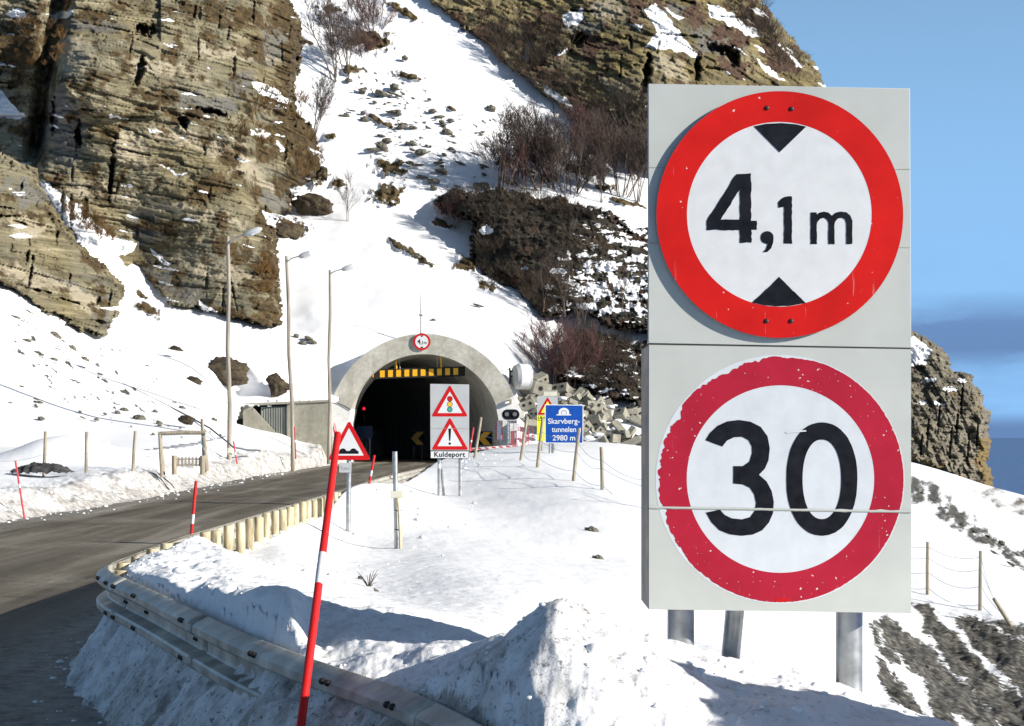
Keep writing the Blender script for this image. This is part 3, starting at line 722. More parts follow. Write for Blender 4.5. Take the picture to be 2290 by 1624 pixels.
# upper right cliff with the skyline
CL_C = [(930, -160), (955, 0), (1040, 70), (1110, 125), (1180, 180), (1240, 235), (1310, 290), (1390, 345), (1470, 372), (1600, 470), (1750, 800), (1960, 1010), (2000, 1010), (1975, 800), (1930, 560), (1880, 330), (1838, 195), (1812, 150), (1790, 118), (1745, 72), (1712, 30), (1690, -10), (1640, -160)]
frC = mkfront([(955, 0, 151), (1180, 180, 146), (1310, 290, 141.3), (1450, 370, 135), (1100, -150, 157), (1640, -150, 168), (1720, 30, 165), (1830, 190, 160), (1400, 100, 148), (1600, 300, 142), (1450, 250, 139), (1900, 500, 150), (1960, 900, 145), (1750, 800, 126), (1300, 0, 154), (1550, 60, 154)])
SNOWC = [[(1255, 32), (1300, 22), (1308, 40), (1290, 55), (1262, 62)], [(1285, 25), (1300, 15), (1315, 25)], [(1440, 22), (1465, 8), (1500, 45), (1570, 135), (1500, 110), (1440, 108), (1470, 70)], [(1580, 5), (1620, 20), (1710, 80), (1690, 88), (1620, 50), (1590, 40)],
         [(1400, 50), (1440, 55), (1430, 70)], [(1680, 120), (1760, 185), (1720, 170)], [(1480, 12), (1530, 40), (1520, 48)], [(1240, 110), (1270, 108), (1265, 122), (1245, 122)], [(1190, 175), (1260, 215), (1300, 260), (1240, 222)], [(1740, 95), (1800, 150), (1790, 155)]]
VEGC = [(1110, 90, 110, 60, 35), (1200, 160, 90, 50, 40), (1010, 40, 60, 30, 30), (1330, 100, 60, 50, 0), (1320, 260, 110, 50, 38), (1400, 330, 110, 40, 30), (1450, 20, 80, 40, 0), (1660, 60, 60, 90, 50), (1740, 130, 60, 50, 50), (1560, 40, 50, 30, 20), (1220, 60, 60, 40, 0), (1440, 340, 90, 60, 20), (1640, 150, 60, 30, 20)]
def coverC(px, py, X, d, Zz, sd):
    r = np.zeros(px.shape)
    for s in SNOWC: r = np.maximum(r, sstep(-3, 4, sdist(px + 6 * fbm(px * 0.05, py * 0.05, 3), py + 6 * fbm(px * 0.05, py * 0.05, 5), s)))
    b = np.maximum(blobs(px, py, VEGC, 0.5, 0.03) * 0.9, 0.3 + 0.4 * fbm(px * 0.018, py * 0.022, 7, 4)) * (1 - 0.8 * r)
    r = np.maximum(r, 0.65 * sstep(0.35, 0.6, fbm(px * 0.03 - py * 0.02, py * 0.05 - px * 0.02, 15, 4)) * (px > 1560))
    g = blobs(px, py, [(1600, 90, 90, 40, 20), (1300, 60, 60, 40, 0), (1500, 20, 60, 20, 10)], 0.4, 0.03); a = blobs(px, py, [(1400, 210, 80, 24, 28), (1500, 150, 60, 30, 25), (1380, 270, 80, 20, 30), (1350, 20, 60, 30, 0)], 0.4, 0.03)
    return C3(px, r, g, b * 0.9, a)
def dC(X, d, Zz, px, py, sd):
    nick = 4 * blobs(px, py, [(1445, 170, 9, 60, 10), (1290, 90, 26, 16, 0), (1230, 110, 20, 14, 0), (1180, 110, 16, 50, 0), (1610, 110, 40, 12, 10), (1560, 150, 8, 30, 0), (1640, 130, 14, 20, 0)], 0.4, 0.06)
    return 1.6 * fbm(X * 0.05, Zz * 0.06, 5, 3) + nick + 1.3 * blobs(px, py, NKC, 0.55, 0.07) + strata(X, Zz, R(26), 0.8, 0.85, 2.6)
relief("upper_cliff", CL_C, frC, 930, 2010, -150, 1020, 2.4, M['cliff_up'], coverC, jag=3.5, back=2.5, foldw=8, displace=dC)

# dark scrubby outcrops above the portal
CL_D = [(960, 455), (1010, 432), (1060, 440), (1120, 432), (1180, 440), (1260, 455), (1330, 470), (1400, 505), (1470, 520), (1600, 600), (1600, 760), (1455, 740), (1380, 735), (1300, 690), (1225, 712), (1180, 690), (1155, 645), (1110, 650), (1075, 630), (1052, 580), (1052, 535), (1068, 495), (1020, 490)]
frD = mkfront([(960, 455, 125.5), (1060, 460, 121.5), (1055, 600, 118), (1100, 640, 115.5), (1220, 710, 111.5), (1300, 500, 119), (1200, 450, 123), (1450, 510, 123), (1450, 740, 110), (1300, 690, 112.5), (1150, 560, 116.5), (1600, 600, 118), (1600, 760, 110)])
SNOWD = [(1230, 640, 20, 5, 0), (1300, 570, 40, 6, 10), (1350, 600, 60, 16, 15), (1400, 540, 50, 8, 10), (1400, 640, 60, 26, 20), (1330, 650, 50, 20, 20), (1420, 580, 40, 10, 10), (1250, 605, 30, 7, 10), (1175, 600, 8, 6, 0), (1430, 690, 60, 6, 15), (1240, 690, 25, 5, 0), (1085, 520, 18, 12, 0), (1330, 690, 60, 10, 10), (1420, 515, 40, 6, 15), (1270, 580, 22, 4, 0), (1380, 565, 34, 7, 8), (1300, 620, 30, 8, 10)]
def coverD(px, py, X, d, Zz, sd):
    r = blobs(px, py, SNOWD, 0.7, 0.05) * 0.95
    r = np.maximum(r, 0.75 * sstep(0.2, 0.42, fbm(px * 0.03, py * 0.09, 15, 5, 0.65)) * sstep(1180, 1330, px + 0.4 * (py - 560)))
    return C3(px, r, 0, 0.40 + 0.55 * fbm(px * 0.02, py * 0.025, 7, 4))
def dD(X, d, Zz, px, py, sd): return 1.2 * fbm(X * 0.1, Zz * 0.12, 5, 4) + strata(X, Zz, R(12), 0.5, 0.5, 1.2) + 0.35 * fbm(X * 2, Zz * 2, 6, 3)
relief("dark_outcrop", CL_D, frD, 940, 1620, 420, 780, 2.0, M['cliff_dark'], coverD, jag=7, back=3, foldw=10, displace=dD)
CL_E = [(1282, 770), (1300, 752), (1350, 760), (1420, 772), (1600, 800), (1640, 960), (1480, 960), (1400, 900), (1330, 885), (1290, 860), (1250, 850), (1240, 820)]
frE = mkfront([(1282, 770, 106), (1260, 840, 102), (1450, 770, 107), (1450, 930, 99.5), (1330, 880, 101.5), (1640, 960, 100), (1600, 800, 106)])
relief("dark_outcrop_low", CL_E, frE, 1230, 1650, 740, 970, 2.0, M['cliff_dark'], coverD, jag=7, back=3, foldw=10, displace=dD)

NKF = [(x, y, 2.2, 40, 4) for x, y in ((2075, 960), (2100, 930), (2125, 1000), (2150, 900), (2165, 1000), (2140, 950), (2185, 980), (2060, 1000))]
# headland across the bay
CL_F = [(1900, 690), (2000, 735), (2042, 752), (2068, 768), (2092, 776), (2108, 800), (2118, 832), (2140, 838), (2162, 842), (2172, 868), (2186, 885), (2190, 915), (2207, 926), (2200, 960), (2206, 1000), (2202, 1040), (2213, 1070), (2212, 1100), (2150, 1085), (2100, 1055), (2040, 1040), (1900, 1030)]
frF = mkfront([(1900, 690, 205), (1900, 1030, 178), (2040, 1040, 176), (2210, 1090, 178), (2050, 760, 200), (2200, 920, 188), (2120, 850, 192)])
def coverF(px, py, X, d, Zz, sd):
    r = sstep(-4, 5, sdist(px, py, [(1900, 690), (2045, 755), (2085, 785), (2072, 812), (2042, 820), (1900, 810)]) + 10 * fbm(px * 0.05, py * 0.05, 3))
    r = np.maximum(r, blobs(px, py, [(2075, 850, 14, 6, 0), (2100, 905, 16, 5, 10), (2110, 870, 12, 5, 0), (2065, 900, 12, 5, 0), (2130, 870, 16, 5, 10), (2150, 850, 12, 5, 0)], 0.6, 0.07))
    b = 0.75 * (1 - sstep(6, 26, sd + 8 * noise(px * 0.05, py * 0.05))) * (py > 980) + 0.25 + 0.5 * fbm(px * 0.03, py * 0.03, 7, 4)
    return C3(px, r, 0, b * 0.75)
relief("headland", CL_F, frF, 1890, 2230, 680, 1120, 1.8, M['cliff_far'], coverF, jag=3, back=7, foldw=11,
       displace=lambda X, d, Zz, px, py, sd: 2.0 * fbm(X * 0.09, Zz * 0.05, 5, 4) + strata(X, Zz, R(-3), 0.9, 0.9, 2.6) + strata(X + 0.15 * Zz, Zz, R(2), 1.3, 6.0, 1.3) + 1.4 * blobs(px, py, NKF, 0.5, 0.09))

# fjord
k = NB("fjord_water")
k.set('Base Color', (0.085, 0.165, 0.33)); k.set('Roughness', 0.6)  # distance haze is put into the base colour
k.bump(k.noise(0.08, 5), 0.6, 2.0)
sea = MB().add([(-9000, 150, -32), (9000, 150, -32), (9000, 16000, -32), (-9000, 16000, -32)], [(0, 1, 2, 3)]).build("fjord_water", k.m)
tag(sea, kind='structure')

# ------------------------------------------------------------------ paints and metals
M['zinc'] = plain("galvanised_steel", (0.42, 0.43, 0.43), 0.42, 0.22, 9, 0.75, 0.1)
M['rail'] = plain("weathered_rail_zinc", (0.50, 0.475, 0.42), 0.45, 0.35, 5, 0.3, 0.15, 0.45, (1, 1, 1))
M['bolt'] = plain("dark_bolt_steel", (0.045, 0.042, 0.04), 0.5, 0.2, 30, 0.6)
M['panel'] = plain("grey_green_panel", (0.495, 0.51, 0.475), 0.6, 0.05, 3, spec=0.15)
M['grey_panel'] = plain("light_grey_panel", (0.44, 0.45, 0.45), 0.55, 0.05, 2)
M['dark_side'] = plain("dark_cabinet", (0.025, 0.035, 0.04), 0.45, 0.2, 6)
M['groove'] = plain("panel_joint", (0.33, 0.33, 0.27), 0.8, 0.15)
M['gap'] = plain("panel_gap", (0.10, 0.10, 0.07), 0.8, 0.15)
M['white'] = plain("reflective_white", (0.66, 0.665, 0.665), 0.5, 0.04, 14, spec=0.15)
M['white_aged'] = plain("aged_reflective_white", (0.60, 0.625, 0.65), 0.5, 0.05, 10, spec=0.15)
M['black'] = plain("sign_black", (0.010, 0.011, 0.015), 0.5, 0.3, 20, spec=0.12)
M['blue'] = plain("sign_blue", (0.005, 0.065, 0.34), 0.35, 0.1, 6)
M['navy'] = plain("dull_blue", (0.01, 0.025, 0.08), 0.5, 0.1, 6)
M['amber'] = plain("amber_reflector", (0.85, 0.42, 0.015), 0.35, 0.08, 10)
M['yellow'] = plain("signal_yellow", (0.78, 0.80, 0.02), 0.4, 0.05, 6)
M['lamp_y'] = plain("sign_amber", (0.75, 0.45, 0.04), 0.4, 0.05, 6)
M['green'] = plain("sign_green", (0.05, 0.33, 0.25), 0.4, 0.05, 6)
M['cream'] = plain("cream_plate", (0.62, 0.60, 0.48), 0.5, 0.08, 6)
M['log'] = plain("pale_debarked_log", (0.56, 0.475, 0.31), 0.85, 0.4, 5, 0, 0.4, 0.2, (3, 3, 0.5))
M['post'] = plain("weathered_post", (0.36, 0.31, 0.235), 0.85, 0.3, 6, 0, 0.5, 0.2, (4, 4, 0.4))
M['lamp_post'] = plain("grey_weathered_pole", (0.33, 0.29, 0.24), 0.85, 0.35, 3, 0, 0.5, 0.2, (5, 5, 0.25))
M['wire'] = plain("blue_grey_wire", (0.30, 0.36, 0.44), 0.5, 0.1)
M['twine'] = plain("blue_twine", (0.18, 0.36, 0.52), 0.6, 0.1)
M['wire_shadow'] = plain("grey_wire_shadow", (0.11, 0.12, 0.15), 0.6, 0.1)  # grey that paints the wire shadow on the snow
M['stake'] = plain("faded_red_stake", (0.55, 0.055, 0.07), 0.5, 0.2, 8)
M['barrier_red'] = plain("barrier_red", (0.55, 0.03, 0.035), 0.45, 0.1, 6)
M['tarp'] = plain("dark_tarpaulin", (0.05, 0.05, 0.05), 0.75, 0.4, 5, 0, 0.5)
M['bark'] = plain("birch_bark", (0.13, 0.095, 0.075), 0.9, 0.35, 4)
M['twig'] = plain("bare_twigs", (0.085, 0.062, 0.05), 0.9, 0.3, 1.2)
M['twig_red'] = plain("reddish_bare_twigs", (0.095, 0.048, 0.043), 0.9, 0.3, 1.2)
M['grass'] = plain("dry_brown_grass", (0.15, 0.085, 0.03), 0.9, 0.5, 0.4)
M['brush'] = plain("dead_brush", (0.062, 0.046, 0.032), 0.9, 0.5, 0.4)

def worn_red(name, col, chips, sc=26.0, rspec=0.08):
    k = NB(name)
    v = k.noise(3.5, 4, 0.6); 
    base = k.ramp(v, [(0.3, tuple(c * 0.82 for c in col)), (0.7, tuple(min(1, c * 1.1) for c in col))])
    scr = k.noise(1.0, 4, 0.6, k.co((70, 70, 5)))
    chip = k.noise(sc, 2, 0.5)
    f = k.rng(chip, chips, chips + 0.03)
    f = k.math('MAXIMUM', f, k.math('MULTIPLY', k.rng(scr, 0.68, 0.78), 0.35))
    k.set('Base Color', k.mix(f, base, (0.66, 0.60, 0.58))); k.set('Roughness', 0.5)
    k.b.inputs['Specular IOR Level'].default_value = rspec
    return k.m
M['red'] = worn_red("sign_red", (0.60, 0.014, 0.012), 0.735, 40)
M['red_faded'] = worn_red("faded_sign_red", (0.41, 0.018, 0.04), 0.712, 62)
M['red_small'] = plain("small_sign_red", (0.52, 0.012, 0.014), 0.5, 0.06, 3, spec=0.1)
M['pole_red'] = worn_red("snow_pole_red", (0.60, 0.012, 0.012), 0.8, 20, 0.35)

def concrete(name, lo, mid, hi, stain=0.5, bump=0.3):
    k = NB(name)
    a = k.noise(0.55, 6, 0.7); b = k.noise(4, 6, 0.7); s = k.noise(1.0, 5, 0.65, k.co((1.2, 1.2, 0.2)))
    c = k.ramp(a, [(0.3, lo), (0.5, mid), (0.7, hi)])
    c = k.mix(k.rng(s, 0.48, 0.7, 0, stain), c, tuple(x * 0.45 for x in lo))
    c = k.mix(0.4, c, k.ramp(b, [(0.3, 0.25), (0.5, 0.5), (0.7, 0.75)]), 'OVERLAY')
    pit = k.rng(k.noise(7, 3, 0.6), 0.7, 0.75)
    c = k.mix(k.math('MULTIPLY', pit, 0.7), c, (0.06, 0.055, 0.045))
    k.set('Base Color', c); k.set('Roughness', 0.9); k.bump(b, bump, 0.03)
    return k.m
M['concrete'] = concrete("portal_concrete", (0.31, 0.29, 0.23), (0.44, 0.42, 0.36), (0.54, 0.52, 0.46), 0.4)
M['concrete_wall'] = concrete("wall_concrete", (0.23, 0.215, 0.17), (0.29, 0.275, 0.22), (0.34, 0.325, 0.27), 0.3)
M['concrete_block'] = concrete("broken_concrete", (0.20, 0.19, 0.155), (0.27, 0.255, 0.205), (0.33, 0.31, 0.26), 0.4)
M['bore'] = concrete("dark_bore_lining", (0.36, 0.35, 0.31), (0.46, 0.45, 0.40), (0.52, 0.51, 0.46), 0.5)
M['whitewash'] = concrete("whitewashed_concrete", (0.62, 0.61, 0.58), (0.72, 0.71, 0.69), (0.8, 0.79, 0.77), 0.12, 0.15)
M['ribs'] = plain("grey_green_cladding", (0.22, 0.235, 0.215), 0.7, 0.25, 2, 0, 0.2, 0.2, (1, 1, 0.3))
M['void'] = plain("dark_recess", (0.02, 0.02, 0.018), 0.9, 0.3)  # near black for dark parts, also paints the shade in holes and recesses
k = NB("field_stone")
a = k.noise(3.0, 6, 0.7); b = k.noise(14, 5, 0.7)
c = k.ramp(a, [(0.3, (0.05, 0.046, 0.036)), (0.5, (0.13, 0.12, 0.093)), (0.7, (0.25, 0.23, 0.185))])
c = k.mix(k.rng(b, 0.55, 0.75, 0, 0.5), c, (0.10, 0.085, 0.04))
k.set('Base Color', c); k.set('Roughness', 0.95); k.bump(a, 0.6, 0.06)
M['stone'] = k.m
k = NB("brown_boulder")
a = k.noise(1.4, 7, 0.75)
c = k.ramp(a, [(0.3, (0.018, 0.014, 0.010)), (0.5, (0.055, 0.042, 0.028)), (0.7, (0.13, 0.105, 0.06))])
k.set('Base Color', c); k.set('Roughness', 0.95); k.bump(a, 0.8, 0.15)
M['boulder'] = k.m

# ------------------------------------------------------------------ guard rail
gr = thing("guard_rail", (rail_line[0].x, rail_line[0].y, 0), "steel guard rail on pale log posts, curving round the road bend", "guard rail")
g0 = Vector((rail_line[0].x, rail_line[0].y, 0))
PROF = [(0, .750), (.004, .7485), (.068, .718), (.082, .703), (.083, .668), (.073, .656), (.008, .634), (.0, .624), (.0, .568), (.008, .558), (.073, .536), (.083, .524), (.082, .489), (.068, .474), (.004, .4435), (0, .442)]
rl = [p - g0 for p in rail_line]
def rail_frame(i):
    t = (rl[min(i + 1, len(rl) - 1)] - rl[max(i - 1, 0)]).normalized()
    return rl[i], t, Vector((-t.y, t.x, 0))
def beam(i0, i1, grow=0.0):
    m = MB(); n = len(PROF)
    for i in range(i0, i1 + 1):
        p, t, o = rail_frame(i)
        for a, zz in PROF: m.v.append(tuple(p + o * (a + grow) + Vector((0, 0, zz))))
    for i in range(i1 - i0):
        for j in range(n - 1): m.f.append((i * n + j, i * n + j + 1, (i + 1) * n + j + 1, (i + 1) * n + j))
    return m
b = beam(0, len(rl) - 1).build("rail_beam", M['rail'], gr, smooth=28)
s_ = b.modifiers.new("thickness", 'SOLIDIFY'); s_.thickness = 0.004; s_.offset = -1
def near_px(px, near=True):
    best = None
    for i, p in enumerate(rail_line):
        if near and (p.y > 11.4): continue
        q = CX + F * p.x / p.y
        if best is None or abs(q - px) < best[0]: best = (abs(q - px), i)
    return best[1]
for px in (268, 436, 925):
    i = near_px(px)
    sp = beam(max(0, i - 2), i + 2, 0.001).build("splice_plate", M['rail'], gr, smooth=28)
    s_ = sp.modifiers.new("thickness", 'SOLIDIFY'); s_.thickness = 0.002; s_.offset = 1
def bolt_mesh():
    bm = bmesh.new(); bmesh.ops.create_uvsphere(bm, u_segments=12, v_segments=8, radius=1)
    me = bpy.data.meshes.new("bolt"); bm.to_mesh(me); bm.free()
    for p in me.polygons: p.use_smooth = True
    return me
BM_ = bolt_mesh()
for px, zs in ((236, (.70,)), (262, (.70, .50)), (284, (.70, .50, .595)), (330, (.70, .50, .595)), (437, (.70, .50, .595)), (606, (.70,)), (760, (.70,)), (927, (.70,))):
    i = near_px(px); p, t, o = rail_frame(i)
    for zz in zs:
        for s in (-0.028, 0.028):
            q = link("bolt", BM_, M['bolt'], gr, p + t * s + o * (0.082 if zz != .595 else 0.004) + Vector((0, 0, zz + 0.004)))
            q.scale = (0.011, 0.011, 0.011) if zz == .595 else (0.017, 0.017, 0.014)
# log posts behind the far limb
acc = 0; last = None
for i, p in enumerate(rail_line):
    if p.y < 11.8 and not (CX + F * p.x / p.y < 262 and i > near_px(235)): continue
    if i < near_px(232): continue
    if p.y > 27: break
    if last is None or (p - last).length > 0.56:
        last = p
        _, t, o = rail_frame(i)
        rr_ = random.uniform(0.047, 0.056); top = random.uniform(0.735, 0.775)
        c = rl[i] - o * 0.085 + Vector((random.uniform(-.01, .01), random.uniform(-.01, .01), 0))
        pts = [c + Vector((0, 0, z)) for z in (0.0, 0.25, 0.5, top - 0.012, top)]
        MB().tube(pts, [rr_ * 1.05, rr_ * 1.02, rr_, rr_ * 0.98, rr_ * 0.86], 14).build("log_post", M['log'], gr)

# ------------------------------------------------------------------ sign helper: outlines in picture units carried to a plane at distance d
class Face:
    def __init__(s, px, py, d): s.px, s.py, s.d, s.k = px, py, d, d / F
    def p(s, x, y): return ((x - s.px) * s.k, (s.py - y) * s.k)
    def loop(s, pts): return [s.p(*q) for q in pts]
    def circ(s, x, y, r, n=72, ry=None): return [s.p(x + r * math.cos(2 * math.pi * i / n), y + (ry or r) * math.sin(2 * math.pi * i / n)) for i in range(n)]

def arc(cx, cy, rx, ry, a0, a1, n=24):
    return [(cx + rx * math.cos(R(a0 + (a1 - a0) * i / n)), cy - ry * math.sin(R(a0 + (a1 - a0) * i / n))) for i in range(n + 1)]

def rounded(pts, r, n=6):
    out = []; m = len(pts)
    for i in range(m):
        a, b_, c_ = [Vector(pts[(i + j - 1) % m]).to_2d() if len(pts[0]) > 2 else Vector(pts[(i + j - 1) % m]) for j in range(3)]
        u, v = (a - b_).normalized(), (c_ - b_).normalized()
        ang = u.angle(v) / 2; dd = min(r / math.tan(ang), (a - b_).length * 0.45, (c_ - b_).length * 0.45)
        p0, p1 = b_ + u * dd, b_ + v * dd
        for k_ in range(n + 1):
            t = k_ / n; out.append(tuple((1 - t) ** 2 * p0 + 2 * t * (1 - t) * b_ + t * t * p1))
    return out

# ------------------------------------------------------------------ the large sign
D0 = 6.8
fc = Face(1742, 1365, D0)
big = thing("road_sign", P(1742, 1365, D0), "large close sign board, 4,1 m height limit above a worn 30 speed limit", "road sign")
up = MB().prism(fc.loop([(1450, 187), (2035, 198), (2038, 778), (1450, 768)]), 0, 0.035).build("upper_panel", M['panel'], big, bevel=0.002)
for ya, yb in ((375, 381), (544, 556)):
    sh = (1451, 2035)
    flat("panel_joint", [fc.loop([(sh[0], ya - 10.0 * 0 - 0.7), (sh[1], yb - 0.7 - 2), (sh[1], yb + 0.7 - 2), (sh[0], ya + 0.7)])], M['groove'], up, 0.0, 0.0012)
cab = MB().prism(fc.loop([(1450, 771), (2038, 781), (2038, 1372), (1450, 1363)]), 0.0, 0.38).build("lower_cabinet", M['dark_side'], big, bevel=0.003)
low = MB().prism(fc.loop([(1451, 771.5), (2037, 781.5), (2037, 1371.5), (1451, 1362.5)]), -0.004, -0.0005).build("lower_panel", M['panel'], big)
flat("panel_gap", [fc.loop([(1450, 768.6), (2038, 778.6), (2038, 781.2), (1450, 771.2)])], M['gap'], up, 0.008, 0.004)
# disc: height limit
disc = MB().prism(fc.circ(1742, 481.5, 275.5, 128), -0.020, -0.014).build("height_disc", M['zinc'], big)
Y1 = -0.0205
flat("red_ring", [fc.circ(1742, 481.5, 275, 128), fc.circ(1741, 481, 206, 128)], M['red'], disc, Y1, 0.0015)
flat("white_field", [fc.circ(1741, 481, 206, 128)], M['white'], disc, Y1, 0.001)
Y2 = Y1 - 0.0017
def jag_loop(pts, amp, step=4.0):
    out = []
    for i in range(len(pts)):
        a, b_ = Vector(pts[i]), Vector(pts[(i + 1) % len(pts)])
        n = max(1, int((b_ - a).length / step))
        for k_ in range(n):
            q = a.lerp(b_, k_ / n)
            out.append((q.x + random.uniform(-amp, amp), q.y + random.uniform(-amp, amp)))
    return out
T_ = lambda x, y: (1387.9 + x * 0.4477, 132.2 + y * 0.4477)
def TT(pts): return [T_(*q) for q in pts]
flat("upper_arrow", [fc.loop(TT([(662, 341), (790, 470), (922, 343), (870, 331), (800, 325), (720, 329)]))], M['black'], disc, Y2, 0.0012)
flat("lower_arrow", [fc.loop(jag_loop(TT([(653, 1219), (788, 1092), (920, 1221), (860, 1232), (790, 1237), (715, 1231)]), 0.6, 8))], M['black'], disc, Y2, 0.0012)
flat("figure", [fc.loop(jag_loop(TT([(575, 577), (648, 577), (648, 810), (676, 810), (676, 857), (650, 857), (650, 920), (592, 920), (592, 857), (427, 857), (427, 810)]), 1.0, 7)),
                fc.loop(jag_loop(TT([(592, 655), (592, 806), (497, 806)]), 0.8, 9))], M['black'], disc, Y2, 0.0012)
flat("figure", [fc.loop(jag_loop(TT([(812, 692), (852, 688), (852, 926), (812, 926), (812, 742), (786, 748), (784, 718)]), 0.9, 7))], M['black'], disc, Y2, 0.0012)
flat("figure", [fc.loop(TT([(728 + 32 * math.cos(R(a)), 895 - 32 * math.sin(R(a))) for a in range(-10, 241, 12)] + [(730, 928), (722, 952), (706, 968), (730, 966), (748, 948), (758, 920)]))], M['black'], disc, Y2, 0.0012)
mo = [(945, 927), (945, 770), (975, 770), (976, 782), (990, 771), (1010, 766), (1032, 770), (1050, 786), (1068, 772), (1095, 765), (1122, 769), (1143, 786), (1152, 812), (1152, 927), (1122, 927), (1122, 822), (1115, 804), (1100, 797), (1082, 800), (1066, 816), (1063, 830), (1063, 927), (1033, 927), (1033, 822), (1027, 805), (1012, 797), (994, 801), (978, 818), (975, 832), (975, 927)]
flat("letter", [fc.loop(jag_loop(TT(mo), 0.5, 6))], M['black'], disc, Y2, 0.0012)
for x, y in ((1713, 244), (1768, 246), (1712, 719), (1767, 719)):
    x0, z0 = fc.p(x, y)
    q = link("bolt", BM_, M['bolt'], disc, (x0, Y2 - 0.0005, z0)); q.scale = (0.010, 0.005, 0.010)
# painted speed limit on the lower panel, edges peeled
YL = -0.0042
outer = []
for i in range(420):
    a = 2 * math.pi * i / 420; dg_ = math.degrees(a) % 360   # 0 right, 90 down
    lf = max(0.0, math.cos(R(dg_ - 205))) ** 1.2
    nn = float(fbm(5 * math.cos(a), 5 * math.sin(a), 3.3, 4, 0.7)); n2 = float(noise(24 * math.cos(a), 24 * math.sin(a), 9.1))
    r_ = 278.5 - 3.0 - lf * 12 * max(0, nn + 0.35) - 2.4 * abs(n2) - (lf * 9 * max(0, n2 - 0.1))
    outer.append((1745 + r_ * math.cos(a), 1072 + r_ * math.sin(a)))
flat("red_ring", [fc.loop(outer), fc.circ(1745, 1071.5, 209.5, 128)], M['red_faded'], low, YL, 0.0010)
flat("white_field", [fc.circ(1745, 1071.5, 209.5, 128)], M['white_aged'], low, YL, 0.0007)
flat("white_border", [fc.circ(1744, 1072, 278.0, 128), fc.circ(1745, 1072, 250, 96)], M['white_aged'], low, YL, 0.0004)
U_ = lambda x, y: (1387.9 + x * 0.5521, 727.0 + y * 0.5521)
YD = YL - 0.0011
three = arc(482, 515, 121, 130, 158, -50, 30) + arc(495, 735, 125, 118, 46, -146, 30)
t_out = [(343, 467), (362, 436), (392, 408), (430, 391), (478, 385), (525, 391), (566, 412), (594, 450), (603, 500), (598, 548), (583, 582), (560, 607), (590, 634), (611, 672), (620, 715), (616, 762), (600, 800), (572, 832), (535, 849), (490, 853), (440, 848), (398, 830), (366, 798), (345, 760),
         (402, 748), (420, 768), (450, 783), (490, 787), (524, 778), (543, 752), (547, 722), (540, 686), (522, 660), (495, 646), (455, 642), (455, 572), (495, 571), (520, 553), (531, 520), (530, 490), (516, 466), (490, 453), (460, 455), (430, 468), (411, 492)]
flat("figure", [fc.loop(jag_loop([U_(*q) for q in t_out], 0.35, 14))], M['black'], low, YD + 0.0, 0.0010)
def superell(cx, cy, rx, ry, e, n=72): return [(cx + rx * math.copysign(abs(math.cos(2 * math.pi * i / n)) ** e, math.cos(2 * math.pi * i / n)), cy + ry * math.copysign(abs(math.sin(2 * math.pi * i / n)) ** e, math.sin(2 * math.pi * i / n))) for i in range(n)]
flat("figure", [fc.loop(jag_loop([U_(*q) for q in superell(814, 624, 144, 229, 0.92)], 0.35, 14)), fc.loop([U_(*q) for q in superell(814, 625, 78, 161, 0.92)])], M['black'], low, YD, 0.0010)
seam = []
for i in range(60):
    t = i / 59; seam.append((1451 + 586 * t, 1132.2 + 10 * t - max(0, 3.5 * float(noise(i * 0.45, 2.2)))))
for i in range(60):
    t = 1 - i / 59; seam.append((1451 + 586 * t, 1137.2 + 10 * t + max(0, 1.5 * float(noise(i * 0.5, 7.2)))))
flat("joint_band", [fc.loop(seam)], M['panel'], low, YD - 0.0011, 0.0008)
flat("panel_joint", [fc.loop([(1451, 1135.4), (2037, 1145.4), (2037, 1146.8), (1451, 1136.8)])], M['groove'], low, YD - 0.0020, 0.0006)
flat("faded_patch", [fc.loop([(1733, 1338), (1765, 1337), (1766, 1345), (1734, 1346)])], M['red_small'], low, YL - 0.0011, 0.0006)
cfl = flat("paint_flake", [fc.loop([(1757, 966), (1801, 962), (1803, 965), (1758, 969)])], M['white'], low, YD - 0.0012, 0.0006)
# posts
for x, yb in ((1533, 1480), (1920, 1580)):
    a = Vector((fc.p(x, 0)[0], 0.19, fc.p(0, 1366)[1])); b_ = Vector((a.x, 0.19, fc.p(0, yb)[1] - 0.5))
    MB().tube([b_, a], 0.0575, 20).build("post", M['zinc'], big)
MB().tube([Vector((fc.p(1655, 0)[0] + 0.02, 0.75, -0.75)), Vector((fc.p(1668, 0)[0], 0.30, 0.02))], 0.042, 18).build("strut", M['zinc'], big)
for x in (1533, 1920):
    MB().tube([Vector((fc.p(x, 0)[0], 0.09, fc.p(0, 790)[1])), Vector((fc.p(x, 0)[0], 0.09, fc.p(0, 215)[1]))], 0.05, 16).build("upper_post", M['zinc'], big)

# ------------------------------------------------------------------ triangular warning sign
def tri(fcx, parent, apex, bl, br, inner, y, mats=('red_small', 'white'), r=5, ri=1.5):
    out = fcx.loop(rounded([apex, bl, br], r)); inn = fcx.loop(rounded(inner, ri))
    flat("red_border", [out, inn], M[mats[0]], parent, y, 0.004)
    flat("white_field", [inn], M[mats[1]], parent, y, 0.003)

